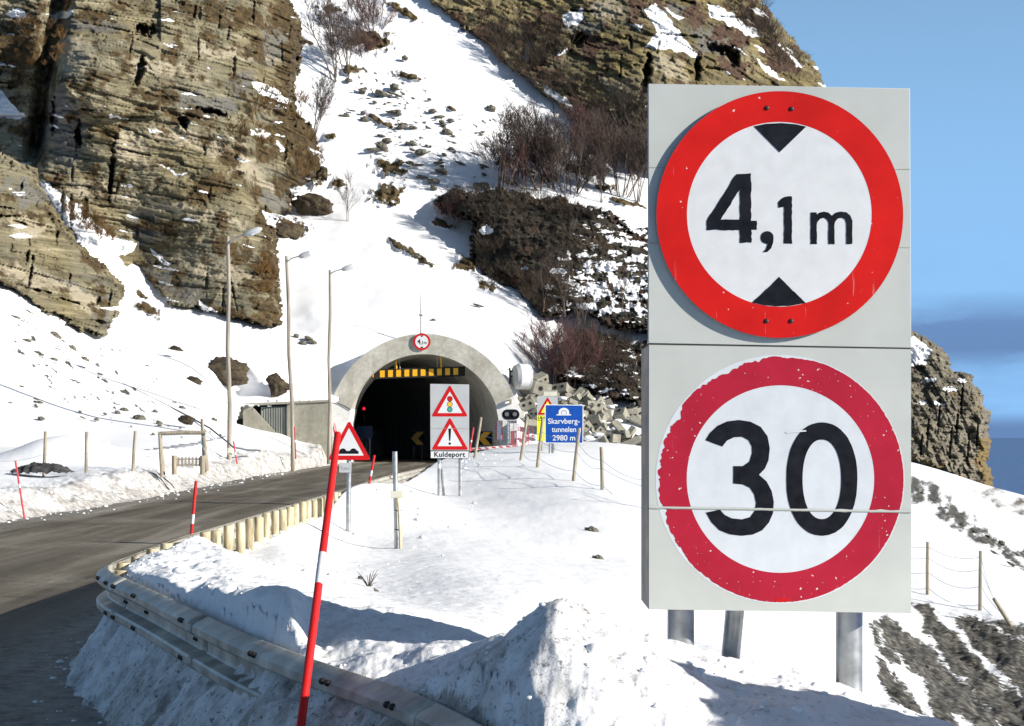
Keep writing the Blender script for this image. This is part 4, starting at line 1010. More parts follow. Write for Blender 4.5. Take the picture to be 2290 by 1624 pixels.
D1 = 24.0
f1 = Face(779, 1190, D1)
bs = thing("warning_sign", P(779, 1190, D1), "red triangle warning of bumps, partly hidden by the tall red snow pole", "road sign")
MB().tube([Vector((*[f1.p(777, 0)[0]], 0.045, -0.5)), Vector((f1.p(780, 0)[0], 0.045, f1.p(0, 1012)[1]))], 0.036, 16).build("post", M['zinc'], bs)
pl = MB().prism(f1.loop(rounded([(781, 939), (732.5, 1029), (829.5, 1029)], 5)), 0, 0.004).build("sign_plate", M['zinc'], bs)
tri(f1, pl, (781, 939), (732.5, 1029), (829.5, 1029), [(780.5, 957), (749, 1019), (814, 1019)], -0.0005)
bp = [(756, 1015), (756, 1011)] + arc(767, 1010.5, 8, 7.5, 170, 15, 10) + arc(790.5, 1010.5, 8, 7.5, 165, 20, 10) + [(802, 1009), (802, 1015)]
flat("bumps", [f1.loop(bp)], M['black'], pl, -0.0046, 0.0015)
ap = MB().box((f1.p(772, 0)[0], 0.006, f1.p(0, 1046)[1]), (27 * f1.k, 0.012, 22 * f1.k)).build("plate", M['grey_panel'], bs, bevel=0.002)
text("lettering", "Telet", 10.5 * f1.k, M['zinc'], ap, f1.p(772, 0)[0], f1.p(0, 1048)[1], -0.0005, 0.001)

# ------------------------------------------------------------------ signal and danger sign with plate
D2 = 38.0
f2 = Face(1005, 1110, D2)
ks = thing("warning_sign", P(1005, 1110, D2), "tall grey board with a traffic light triangle, an exclamation mark triangle and a Kuldeport plate", "road sign")
pn = MB().prism(f2.loop([(962, 858.5), (1049, 860), (1049, 1007.5), (962.5, 1007.5)]), 0, 0.03).build("panel", M['grey_panel'], ks, bevel=0.003)
for i, (ap_, bl, br, inn) in enumerate((((1006, 860.5), (964.5, 931.5), (1046.5, 931.5), [(1006, 875.5), (978.5, 924), (1034, 924)]),
                                        ((1006, 933), (965, 1006), (1047.5, 1006), [(1006, 949), (978.5, 998), (1034, 998)]))):
    tri(f2, pn, ap_, bl, br, inn, -0.0005, r=3, ri=0.6)
for y, mt in ((892, 'red_small'), (904.2, 'lamp_y'), (916, 'green')):
    flat("light_rim", [f2.circ(1006, y, 6.2, 32), f2.circ(1006, y, 5.2, 32)], M['black'], pn, -0.0038, 0.0015)
    flat("light_spot", [f2.circ(1006, y, 5.2, 32)], M[mt], pn, -0.0038, 0.0012)
flat("exclamation_mark", [f2.loop([(1002.6, 960), (1003.6, 958.5), (1008.2, 958.5), (1009.0, 960), (1007.2, 985), (1006.4, 986.3), (1005, 986.3), (1004.4, 985)]), f2.circ(1005.8, 992.3, 2.8, 24)], M['black'], pn, -0.0038, 0.0015)
flat("panel_joint", [f2.loop([(962, 958), (1049, 958.4), (1049, 959.2), (962, 958.8)])], M['groove'], pn, -0.0052, 0.001)
kp = MB().prism(f2.loop([(962.5, 1008.5), (1049, 1008.5), (1049, 1025.5), (962.5, 1025.5)]), -0.002, 0.02).build("name_plate", M['white'], ks)
flat("plate_border", [f2.loop([(962.5, 1008.5), (1049, 1008.5), (1049, 1025.5), (962.5, 1025.5)]), f2.loop([(963.5, 1009.5), (1048, 1009.5), (1048, 1024.5), (963.5, 1024.5)])], M['black'], kp, -0.0025, 0.001)
text("lettering", "Kuldeport", 15.6 * f2.k, M['black'], kp, f2.p(1005.2, 0)[0], f2.p(0, 1017)[1], -0.0025, 0.002, 0.004, spacing=1.08)
for x, yb in ((982, 1103), (1029, 1118)):
    pst = MB().tube([Vector((f2.p(x, 0)[0], 0.075, f2.p(0, yb)[1] - 0.4)), Vector((f2.p(x, 0)[0], 0.075, f2.p(0, 870)[1]))], 0.043, 14).build("post", M['zinc'], ks)
    if x == 982: MB().tube([Vector((f2.p(x, 0)[0], 0.075, f2.p(0, 1047)[1])), Vector((f2.p(x, 0)[0], 0.075, f2.p(0, 1039)[1]))], 0.0445, 14).build("white_band", M['white'], pst)
MB().tube([Vector((f2.p(993, 0)[0], 0.35, f2.p(0, 1108)[1] - 0.3)), Vector((f2.p(986, 0)[0], 0.1, f2.p(0, 1035)[1]))], 0.03, 10).build("strut", M['zinc'], ks)

# ------------------------------------------------------------------ blue tunnel name sign
D3 = 62.0
f3 = Face(1261, 1012, D3)
ts = thing("tunnel_sign", P(1261, 1012, D3), "square blue sign with a white tunnel symbol, reading Skarvberg-tunnelen 2980 m", "road sign")
pn = MB().prism(f3.loop(rounded([(1218.3, 904.5), (1304.8, 905.5), (1304.3, 992.5), (1218.5, 991.5)], 2)), 0, 0.03).build("panel", M['blue'], ts)
flat("white_border", [f3.loop(rounded([(1218.3, 904.5), (1304.8, 905.5), (1304.3, 992.5), (1218.5, 991.5)], 2)), f3.loop(rounded([(1220.3, 906.3), (1302.9, 907.3), (1302.4, 990.6), (1220.3, 989.7)], 2))], M['white'], pn, -0.0005, 0.004)
symb = [(1244.5, 926.6), (1249.4, 926.6)] + arc(1261, 922, 11.8, 9.8, 180, 0, 20) + [(1272.9, 926.6), (1277, 926.6), (1277, 929.2), (1244.5, 929.2)]
hole = [(1254.8, 926.6)] + arc(1261, 923.4, 6.2, 5.6, 180, 0, 14) + [(1267.3, 926.6)]
flat("tunnel_symbol", [f3.loop(symb), f3.loop(hole)], M['white'], pn, -0.0005, 0.004)
flat("tunnel_mouth", [f3.loop([(1255.8, 926.2)] + arc(1261, 923.6, 5.0, 4.5, 180, 0, 14) + [(1266.2, 926.2)])], M['white'], pn, -0.0005, 0.004)
for s, y, w_ in (("Skarvberg-", 942.5, 71), ("tunnelen", 961, 54.5), ("2980 m", 980, 50.6)):
    o = text("lettering", s, 17.2 * f3.k, M['white'], pn, f3.p(1261, 0)[0], f3.p(0, y)[1], -0.0005, 0.004, 0.003)
    xs = [v.co.x for v in o.data.vertices]; w0 = max(xs) - min(xs); cx0 = (max(xs) + min(xs)) / 2
    for v in o.data.vertices: v.co.x = f3.p(1261, 0)[0] + (v.co.x - cx0) * (w_ * f3.k / w0)
for x in (1230, 1236.5):
    MB().tube([Vector((f3.p(x, 0)[0], 0.08 if x < 1233 else 0.5, -0.6)), Vector((f3.p(x, 0)[0], 0.08 if x < 1233 else 0.12, f3.p(0, 930)[1]))], 0.05, 12).build("post", M['zinc'], ts)

# ------------------------------------------------------------------ yellow accident sign behind it
D4 = 66.0
f4 = Face(1224, 1012, D4)
ys = thing("warning_sign", P(1224, 1012, D4), "yellow accident warning board with a red triangle, half hidden behind the blue tunnel sign", "road sign")
bk = MB().prism(f4.loop([(1201.2, 886.5), (1247.5, 886.5), (1247.5, 928.5), (1201.2, 928.5)]), 0, 0.03).build("panel", M['grey_panel'], ys)
tri(f4, bk, (1224.6, 887.5), (1201.8, 927.5), (1247.3, 927.5), [(1224.6, 897), (1209.5, 923.2), (1239.8, 923.2)], -0.0005, ('red_small', 'yellow'), 2, 0.5)
tp = MB().prism(f4.loop([(1216.8, 872.5), (1246, 873), (1246, 885.8), (1216.8, 885.8)]), 0, 0.03).build("top_plate", M['cream'], ys)
for i in range(8):
    MB().box((f4.p(1219.5 + i * 3.4, 0)[0], -0.004, f4.p(0, 874.4)[1]), (1.7 * f4.k, 0.006, 1.9 * f4.k)).build("old_lettering", M['black'], tp)
yp = MB().prism(f4.loop([(1201, 929.3), (1247.5, 929.3), (1247.5, 987), (1201, 987)]), 0, 0.03).build("yellow_panel", M['yellow'], ys)
text("lettering", "Ulykke", 9.5 * f4.k, M['black'], yp, f4.p(1203, 0)[0], f4.p(0, 935)[1], -0.0005, 0.003, 0.004, 'LEFT')
flat("panel_line", [f4.loop([(1201.5, 939.8), (1247, 939.8), (1247, 940.8), (1201.5, 940.8)])], M['black'], yp, -0.0005, 0.003)
for x in (1212, 1238): MB().tube([Vector((f4.p(x, 0)[0], 0.08, -0.5)), Vector((f4.p(x, 0)[0], 0.08, f4.p(0, 890)[1]))], 0.045, 10).build("post", M['zinc'], ys)

# ------------------------------------------------------------------ lone marker post
lp = thing("marker_post", P(893, 1230, 22), "bare grey steel post tied to a split stick, standing alone on the snow slope", "post")
A, B = P(883, 1010, 22) - P(893, 1230, 22), P(889, 1225, 22) - P(893, 1230, 22)
MB().tube([B - Vector((0, 0, 0.4)), A], 0.035, 16).build("steel_pipe", M['zinc'], lp)
q = P(888, 1106, 22) - P(893, 1230, 22); MB().box(q, (0.17, 0.09, 0.095)).build("clamp", M['cream'], lp, bevel=0.004)
MB().tube([P(x, y, 21.93) - P(893, 1230, 22) for x, y in ((889, 1115), (892.5, 1140), (893, 1165), (895.5, 1195), (895.5, 1230), (896, 1260))], 0.022, 10).build("split_stick", M['log'], lp)
for y in (1141, 1184):
    q = P(891, y, 21.96) - P(893, 1230, 22); MB().tube([q - Vector((0.05, 0, 0.003)), q + Vector((0.05, 0, 0))], 0.006, 6).build("tie", M['bolt'], lp)

# ------------------------------------------------------------------ snow poles
def pole(a, b_, r0, r1, band=None, label=None, name="snow_pole", bury=0.25, mat='pole_red', group=None):
    dirv = (b_ - a); n = dirv.normalized()
    o = thing(name, a, label, "snow pole", group)
    MB().tube([-n * bury, dirv * 0.5, dirv - n * 0.004, dirv], [r0, (r0 + r1) / 2, r1, r1 * 0.8], 16).build("shaft", M[mat], o)
    if band:
        t0, t1 = band; MB().tube([dirv * t0, dirv * t1], [r0 + (r1 - r0) * t0 + 0.0006, r0 + (r1 - r0) * t1 + 0.0006], 16).build("reflective_band", M['white'], o)
    return o
a, b_ = P(668, 1660, 6.15), P(755.5, 969, 7.3)
def frac(y):      # where along the pole the picture height y falls
    best = min(range(1001), key=lambda i: abs((HY + F * (EYE - (a + (b_ - a) * i / 1000).z) / (a + (b_ - a) * i / 1000).y) - y)); return best / 1000
pole(a, b_, 0.0185, 0.0152, (frac(1308), frac(1239)), "tall leaning red snow pole with a white band, in front of the guard rail", bury=0.5)
a, b_ = P(429, 1182, 16.2), P(438.5, 1076, 16.2); pole(a, b_, 0.016, 0.016, (0.10, 0.3), "short red snow pole standing in the snow heap inside the bend")
a, b_ = P(826, 1080, 33.5), P(837.5, 1018, 33.5); pole(a, b_, 0.024, 0.024, (0.25, 0.45), "small leaning red and white snow pole at the road edge before the tunnel")
a, b_ = P(51, 1135, 33), P(34.5, 1030, 33); pole(a, b_, 0.019, 0.019, (0.42, 0.5), "thin red snow pole leaning left on the bank beyond the road", mat='stake')
a, b_ = P(529, 1030, 65), P(522, 986, 65); pole(a, b_, 0.03, 0.03, (0.28, 0.42), "thin red snow pole beside the foot of the nearest lamp post", mat='stake')
a, b_ = P(661, 1014, 74), P(659, 955, 74); pole(a, b_, 0.035, 0.035, (0.42, 0.5), "red snow pole close against the middle lamp post", mat='stake')
a, b_ = P(1051, 1003, 72), P(1059, 956, 72); pole(a, b_, 0.04, 0.04, (0.3, 0.4), "red snow pole right of the Kuldeport board", mat='stake')
for x0, y0, x1, y1 in ((752, 1000, 745, 955), (756, 998, 749, 962), (757, 985, 748, 946), (765, 990, 748, 962), (755, 1000, 757, 970), (750, 985, 746, 950)):
    pole(P(x0, y0, 88), P(x1, y1, 88), 0.022, 0.022, None, "thin red stake stuck in the snow left of the tunnel mouth", "snow_stake", 0.2, 'stake', "red stakes left of the tunnel mouth")
for i in range(13):
    x0 = 1143 + i * 3.8 + random.uniform(-1.5, 1.5); y0 = 1005 - i * 0.6 + random.uniform(-4, 3); h_ = random.choice((38, 48, 60, 44))
    pole(P(x0, y0, 86), P(x0 + random.uniform(-2, 4), y0 - h_, 86), 0.016, 0.016, None, "thin red stake stuck in the snow right of the tunnel mouth", "snow_stake", 0.3, 'stake', "red stakes right of the tunnel mouth")

# ------------------------------------------------------------------ lamp posts along the road
for lab, d, base, top, arm, head in (("nearest and tallest of the wooden lamp posts left of the road", 66, (512, 1030), (509.5, 529), [(511, 546), (525, 533), (552, 522)], ((546, 525), (586, 511))),
                                     ("middle wooden lamp post, with a red snow pole at its foot", 75, (655, 1017), (640.5, 573), [(641, 586), (652, 578), (672, 572)], ((668, 575), (697, 565))),
                                     ("farthest wooden lamp post, before the left side of the tunnel mouth", 85, (735, 1004), (738, 604), [(738, 613), (748, 607), (768, 601)], ((764, 604), (791, 594)))):
    o = thing("lamp_post", P(*base, d), lab, "street lamp", "wooden lamp posts along the road"); z0 = P(*base, d)
    A, B = Vector((0, 0, -0.8)), P(*top, d) - z0
    MB().tube([A, B * 0.25 + Vector((0.05, 0, 0)), B * 0.5 + Vector((-0.03, 0, 0)), B * 0.75 + Vector((0.03, 0, 0)), B], [0.10, 0.096, 0.088, 0.08, 0.07], 12).build("pole", M['lamp_post'], o)
    MB().tube([P(x, y, d - 0.12) - z0 for x, y in arm], 0.028, 8).build("arm", M['zinc'], o)
    h0, h1 = P(*head[0], d - 0.12) - z0, P(*head[1], d - 0.12) - z0
    hd = MB().tube([h0, h0.lerp(h1, 0.12), h0.lerp(h1, 0.45), h0.lerp(h1, 0.85), h1], [0.05, 0.1, 0.135, 0.12, 0.04], 12)
    hd.v = [(x, y, z + 0) for x, y, z in hd.v]; hd.build("lamp_head", M['grey_panel'], o)
    g = (h1 - h0).normalized(); MB().tube([h0.lerp(h1, 0.4) - Vector((0, 0, 0.07)), h0.lerp(h1, 0.85) - Vector((0, 0, 0.06))], [0.1, 0.085], 12).build("lens", M['white_aged'], o)
    if d == 66: MB().box(P(512, 1010, d - 0.16) - z0, (0.12, 0.08, 0.3)).build("junction_box", M['cream'], o, bevel=0.01)

# ------------------------------------------------------------------ tunnel portal
DP = 97.4
f5 = Face(948, 1035, DP)
tp_ = thing("tunnel_portal", P(948, 1035, DP), "round-arched concrete tunnel portal with whitewashed feet, set into the snowy mountainside", "tunnel portal")
C0, RO, RI = (948, 963), 216.0, 171.0
aL, aR = 197.5, -20.5          # where the raw concrete ring ends on either side (degrees)
ring = arc(*C0, RO, RO, 161.5, 21, 60) + arc(*C0, RI, RI, 19.5, 163.5, 60)
MB().prism(f5.loop(ring), 0, 4.0).build("arch", M['concrete'], tp_, smooth=30)
legL = [(742.5, 896)] + arc(*C0, RI + 1.5, RI + 1.5, 163.0, 180, 6)[:1] + [(784, 915), (777, 950), (775, 1048), (655, 1048), (668, 992), (727, 895)]
MB().prism(f5.loop([(741, 895.5), (784.5, 914.5), (777.5, 948), (775.5, 1060), (650, 1060), (664, 1000), (727, 893)]), 0.03, 4.0).build("portal_foot", M['whitewash'], tp_)
MB().prism(f5.loop([(1148.5, 884.5), (1108.5, 905), (1117, 950), (1120, 1060), (1206, 1060), (1190, 985), (1170, 925)]), 0.03, 4.0).build("portal_foot", M['whitewash'], tp_)
# bore
bm_ = MB(); prof = f5.loop([(776, 1062)] + arc(*C0, RI + 2, RI + 2, 178, 2, 40) + [(1121, 1062)])
ys_ = [0.4, 4, 9, 16, 24, 34, 46]
for yy in ys_:
    sh = -0.15 * yy - 0.004 * yy * yy
    for x, z in prof: bm_.v.append((x + sh, yy, z))
n = len(prof)
for i in range(len(ys_) - 1):
    for j in range(n - 1): bm_.f.append((i * n + j, i * n + j + 1, (i + 1) * n + j + 1, (i + 1) * n + j))
bm_.f.append(tuple((len(ys_) - 1) * n + j for j in range(n)))
bm_.build("bore", M['bore'], tp_, smooth=40)
# construction joint line across the left leg
MB().tube([Vector((f5.p(742, 0)[0], -0.02, f5.p(0, 896)[1])), Vector((f5.p(763, 0)[0], -0.02, f5.p(0, 905)[1])), Vector((f5.p(784, 0)[0], -0.02, f5.p(0, 917)[1]))], 0.025, 6).build("joint", M['void'], tp_)

# height gauge bar under the crown
D6 = 98.1
f6 = Face(935, 834, D6)
hg = thing("height_gauge", P(935, 834, D6), "black height gauge bar with amber squares hanging under the tunnel crown", "height gauge")
def gy(x): return 836.5 - (x - 850) * 0.033
MB().add([Vector((f6.p(x, 0)[0], y, f6.p(0, gy(x) + s)[1])) for x in (832, 1040) for y in (0, 0.1) for s in (-11, 11)], [(0, 1, 3, 2), (4, 6, 7, 5), (0, 4, 5, 1), (2, 3, 7, 6), (0, 2, 6, 4), (1, 5, 7, 3)]).build("bar", M['void'], hg)
for i in range(10):
    x = 855 + i * 18.25
    flat("amber_square", [f6.loop([(x - 5.3, gy(x) - 7.5), (x + 5.3, gy(x) - 7.9), (x + 5.3, gy(x) + 7.3), (x - 5.3, gy(x) + 7.7)])], M['amber'], hg, -0.003, 0.01)
for x, yt in ((886.5, 795), (987, 797)):
    MB().tube([Vector((f6.p(x, 0)[0], 0.05, f6.p(0, gy(x) - 9)[1])), Vector((f6.p(x - 1, 0)[0], 0.05, f6.p(0, yt)[1]))], 0.055, 10).build("hanger", M['amber'], hg)
for x, x2 in ((882, 881), (895, 890), (978, 978)):
    MB().tube([Vector((f6.p(x, 0)[0], 0.09, f6.p(0, gy(x) - 9)[1])), Vector((f6.p(x2, 0)[0], 0.09, f6.p(0, 793)[1]))], 0.014, 6).build("hanger_wire", M['zinc'], hg)
MB().tube([Vector((f6.p(834, 0)[0], -0.02, f6.p(0, gy(834) + 7)[1])), Vector((f6.p(834, 0)[0], -0.02, f6.p(0, gy(834) - 8)[1]))], 0.03, 8).build("end_marker", M['amber'], hg)

# round sign on the crown
D7 = 97.3
f7 = Face(943, 764, D7)
hs = thing("road_sign", P(943, 764, D7), "small round 4,1 m height limit sign on the crown of the tunnel arch", "road sign")
dk = MB().prism(f7.circ(943.5, 764.5, 19, 48), -0.03, -0.01).build("disc", M['zinc'], hs)
flat("red_ring", [f7.circ(943.5, 764.5, 19, 48), f7.circ(943.5, 764.5, 14.6, 48)], M['red_small'], dk, -0.031, 0.01)
flat("white_field", [f7.circ(943.5, 764.5, 14.6, 48)], M['white'], dk, -0.031, 0.008)
for s in (-1, 1):
    flat("arrow", [f7.loop([(939.5, 764.5 + s * 14), (943.5, 764.5 + s * 10.3), (947.5, 764.5 + s * 14)])], M['black'], dk, -0.042, 0.005)
text("figure", "4", 15 * f7.k, M['black'], dk, f7.p(937, 0)[0], f7.p(0, 764.5)[1], -0.042, 0.006, 0.004)
text("figure", ",1", 10.5 * f7.k, M['black'], dk, f7.p(943.5, 0)[0], f7.p(0, 767)[1], -0.042, 0.006, 0.004)
text("letter", "m", 9.5 * f7.k, M['black'], dk, f7.p(951.2, 0)[0], f7.p(0, 766.6)[1], -0.042, 0.006, 0.0)

mp_ = thing("mast", P(941, 750, 100), "thin grey mast standing in the snow above the crown of the tunnel", "mast")
MB().tube([(0, 0, -0.8), P(941, 700, 100) - P(941, 750, 100), P(941, 658, 100) - P(941, 750, 100)], [0.05, 0.042, 0.02], 8).build("pole", M['zinc'], mp_)
MB().tube([P(937, 704, 100) - P(941, 750, 100), P(945, 706, 100) - P(941, 750, 100)], 0.06, 6).build("clamp", M['zinc'], mp_)

# signal beside the mouth
D8 = 95.0
f8 = Face(1142, 1005, D8)
sg = thing("traffic_signal", P(1142, 1005, D8), "black oval signal with two unlit grey lenses right of the tunnel mouth", "traffic light")
def stadium(x0, x1, y0, y1, r): return arc(x1 - r, (y0 + y1) / 2, r, (y1 - y0) / 2, -90, 90, 16) + arc(x0 + r, (y0 + y1) / 2, r, (y1 - y0) / 2, 90, 270, 16)
rim = MB().prism(f8.loop(stadium(1121.5, 1163.5, 914, 940.5, 13)), 0, 0.25).build("housing", M['white'], sg)
flat("backboard", [f8.loop(stadium(1123.2, 1161.8, 915.8, 938.8, 11.4))], M['black'], rim, -0.001, 0.02)
for x in (1133.3, 1151):
    x0, z0 = f8.p(x, 926.5)
    MB().tube([(x0, -0.02, z0), (x0, -0.09, z0)], [0.155, 0.15], 24).build("lens_hood", M['black'], rim)
    MB().tube([(x0, -0.09, z0), (x0, -0.10, z0)], [0.125, 0.12], 24).build("lens", plain("grey_lens", (0.16, 0.165, 0.165), 0.25, 0.2, 5) if x < 1140 else bpy.data.materials["grey_lens"], rim)
for x in (1136, 1140): MB().tube([(f8.p(x, 0)[0], 0.15, -0.5), (f8.p(x, 0)[0], 0.15, f8.p(0, 938)[1])], 0.05, 10).build("post", M['zinc'], sg)
MB().box((f8.p(1168, 0)[0], 0.1, f8.p(0, 927)[1]), (0.22, 0.1, 0.42)).build("side_plate", M['cream'], sg)
o = thing("wall_lamp", P(1135, 900, 97.3), "small lamp with a brown mount on the whitewashed foot above the oval signal", "lamp")
MB().tube([(0.05, 0.1, 0), (-0.03, -0.3, -0.03), (-0.16, -0.42, -0.06)], [0.1, 0.12, 0.06], 12).build("lamp_body", M['zinc'], o)
MB().box((0.16, -0.05, 0.05), (0.18, 0.3, 0.28)).build("mount", M['post'], o)
o = thing("marker_drum", P(1116, 972, 95.5), "upright pale drum with red edges beside the foot of the oval signal", "drum")
MB().tube([(0, 0, -0.3), (0, 0, 0.02), (0, 0, 0.80), (0, 0, 0.83)], [0.135, 0.14, 0.14, 0.12], 18).build("body", M['white_aged'], o)
for s in (-1, 1): MB().box((s * 0.175, -0.02, 0.25), (0.06, 0.06, 1.15)).build("red_edge", M['barrier_red'], o)
o = thing("notice_board", P(1151.5, 966, 95.2), "small white notice with grey lettering on the right foot of the tunnel portal", "notice board")
f9 = Face(1151.5, 966, 95.2)
nb = MB().prism(f9.loop([(1141, 947), (1163, 947), (1163, 964), (1141, 964)]), 0, 0.04).build("board", M['white'], o)
for y, x0, x1 in ((949.8, 1150, 1161), (953, 1143, 1158), (955.8, 1146, 1161), (959, 1144, 1160)):
    x = x0
    while x < x1:
        w_ = random.uniform(1.4, 3); flat("grey_line", [f9.loop([(x, y - 0.5), (min(x + w_, x1), y - 0.5), (min(x + w_, x1), y + 0.5), (x, y + 0.5)])], M['grey_panel'], nb, -0.002, 0.004); x += w_ + 0.9
MB().tube([(0, 0.1, -0.6), (0, 0.1, 0.4)], 0.03, 8).build("post", M['zinc'], o)

# radio dish with a shroud on the right shoulder of the arch
o = thing("radio_dish", P(1140, 838, 98), "white drum-shaped radio dish on a dark bracket beside the right shoulder of the arch", "antenna")
ax = Vector((0.93, 0.34, 0.0)).normalized(); c0 = P(1152, 842, 98) - P(1140, 838, 98); kk = 98 / F
MB().tube([c0 - ax * 0.16, c0 - ax * 0.05, c0 + ax * 0.18], [0.42, 0.66, 0.775], 36).build("dish_back", M['grey_panel'], o)
MB().tube([c0 + ax * 0.18, c0 + ax * 0.80, c0 + ax * 0.81, c0 + ax * 0.86, c0 + ax * 0.87], [0.775, 0.775, 0.80, 0.80, 0.76], 40).build("shroud", M['white'], o)
MB().tube([(0.02, 0, -0.55), (0.0, 0, 0.42)], 0.06, 10).build("bracket_pole", M['bolt'], o)
for z in (-0.1, 0.2): MB().box((0.1, 0.02, z), (0.3, 0.14, 0.12)).build("bracket", M['bolt'], o)
MB().tube([(0, 0, 0.32), P(1120, 829, 98.6) - P(1140, 838, 98)], 0.025, 8).build("stay", M['zinc'], o)
MB().tube([(0.02, 0, -0.5), P(1150, 868, 98) - P(1140, 838, 98)], 0.03, 8).build("stay", M['zinc'], o)

# chevron boards, dull sign and red lamp inside
for x0, x1, d, lab in ((919, 950, 113, "amber chevron board deep inside the tunnel, left of the Kuldeport board"), (1069, 1100, 100.5, "amber chevron board just inside the tunnel, right of the Kuldeport board")):
    f_ = Face((x0 + x1) / 2, 1006, d)
    o = thing("chevron_board", P((x0 + x1) / 2, 1006, d), lab, "road sign")
    b_ = MB().prism(f_.loop([(x0, 965), (x1, 965), (x1, 996), (x0, 996)]), 0, 0.04).build("board", M['black'], o)
    w_ = x1 - x0
    flat("arrow", [f_.loop([(x0 + w_ * .42, 966), (x0 + w_ * .95, 966), (x0 + w_ * .52, 980.5), (x0 + w_ * .95, 995), (x0 + w_ * .42, 995), (x0 + w_ * .02, 980.5)])], M['amber'], b_, -0.002, 0.01)
    for q in (0.2, 0.8): MB().tube([(f_.p(x0 + w_ * q, 0)[0], 0.08, -1.3), (f_.p(x0 + w_ * q, 0)[0], 0.08, f_.p(0, 970)[1])], 0.04, 8).build("post", M['zinc'], o)
o = thing("tunnel_notice", P(815, 1006, 104), "dim dark blue sign standing inside the tunnel mouth on the left", "road sign")
f_ = Face(815, 1006, 104); MB().prism(f_.loop([(797, 953), (833, 953), (833, 980), (797, 980)]), 0, 0.04).build("board", M['navy'], o)
for q in (803, 827): MB().tube([(f_.p(q, 0)[0], 0.08, -1.0), (f_.p(q, 0)[0], 0.08, f_.p(0, 956)[1])], 0.04, 8).build("post", M['zinc'], o)
o = thing("red_lamp", P(814, 914, 104), "small glowing red signal lamp on the left inside the dark tunnel", "lamp")
k = NB("lit_red_lamp"); k.set('Base Color', (0.5, 0.01, 0.02)); k.b.inputs['Emission Color'].default_value = (1, 0.02, 0.03, 1); k.b.inputs['Emission Strength'].default_value = 0.7
MB().tube([(0, 0, 0), (0, -0.03, 0), (0, -0.05, 0)], [0.1, 0.1, 0.06], 16).build("lens", k.m, o)
MB().box((0, 0.1, 0), (0.36, 0.2, 0.4)).build("housing", M['black'], o)
MB().tube([(0, 0.3, -3.2), (0, 0.3, 0.1)], 0.045, 8).build("post", M['void'], o)

# red and white barrier lying along the right of the road
o = thing("barrier_boom", P(1050, 1005, 93.5), "long red and white barrier boom low across the snow right of the tunnel mouth", "barrier")
e0, e1 = Vector((0, 0, 0)), P(1160, 997, 93.5) - P(1050, 1005, 93.5)
MB().box((e0 + e1) / 2, ((e1 - e0).length, 0.08, 0.14), Matrix.Rotation(-math.atan2(e1.z, e1.x), 3, 'Y')).build("boom", M['white'], o)
for i in range(7):
    c_ = e0.lerp(e1, 0.06 + i * 0.145); MB().box(c_ + Vector((0, -0.005, 0)), (0.22, 0.084, 0.08), Matrix.Rotation(-math.atan2(e1.z, e1.x) + 0.25, 3, 'Y')).build("red_stripe", M['barrier_red'], o)
for t in (0.1, 0.55, 0.95):
    c_ = e0.lerp(e1, t); MB().box(c_ + Vector((0, 0.1, -0.3)), (0.07, 0.07, 0.7)).build("foot", M['bolt'], o)

# concrete wing wall left of the portal
D9 = 90.0
f9 = Face(640, 985, D9)
ww = thing("wing_wall", P(640, 985, D9), "grey concrete wing wall with ribbed cladding and a slanting buttress left of the tunnel", "wall")
MB().prism(f9.loop([(642, 903), (735, 898), (745, 1030), (642, 1030)]), 0.0, 0.6).build("wall_slab", M['concrete_wall'], ww)
MB().prism(f9.loop([(546, 903), (738, 893.5), (738, 898.5), (546, 908)]), -0.12, 0.8).build("coping", M['concrete_wall'], ww)
MB().prism(f9.loop([(546, 907), (562, 906.4), (606, 955), (640, 995), (640, 1030), (546, 1030)]), -0.35, -0.02).build("buttress", M['concrete_wall'], ww)
MB().prism(f9.loop([(519, 905), (546, 903), (546, 1030), (519, 1030)]), 0.3, 0.9).build("end_wall", M['concrete_wall'], ww)
MB().prism(f9.loop([(521, 938), (545, 936), (545, 1000), (521, 1000)]), 0.15, 0.29).build("opening_shade", M['void'], ww)  # solid dark slab on the end wall, an opening's shade put into its colour
MB().prism(f9.loop([(560, 908), (642, 904), (642, 1030), (560, 1030)]), 0.7, 0.75).build("recess_shade", M['void'], ww)  # dark sheet, the shade inside the recess is in its colour
for i in range(11):
    x = 584.5 + i * 5.55
    MB().prism(f9.loop([(x - 2.1, 910), (x + 2.1, 909.8), (x + 2.1, 1030), (x - 2.1, 1030)]), 0.12, 0.3).build("cladding_rib", M['ribs'], ww, bevel=0.02)
MB().prism(f9.loop([(582, 909), (642, 906), (642, 1030), (582, 1030)]), 0.3, 0.34).build("cladding_back", M['dark_side'], ww)
for x in (598, 618, 668, 690, 724): MB().tube([Vector((f9.p(x, 0)[0], 0.2, f9.p(0, 899)[1])), Vector((f9.p(x, 0)[0], 0.2, f9.p(0, 894)[1]))], 0.03, 6).build("bolt_stub", M['bolt'], ww)

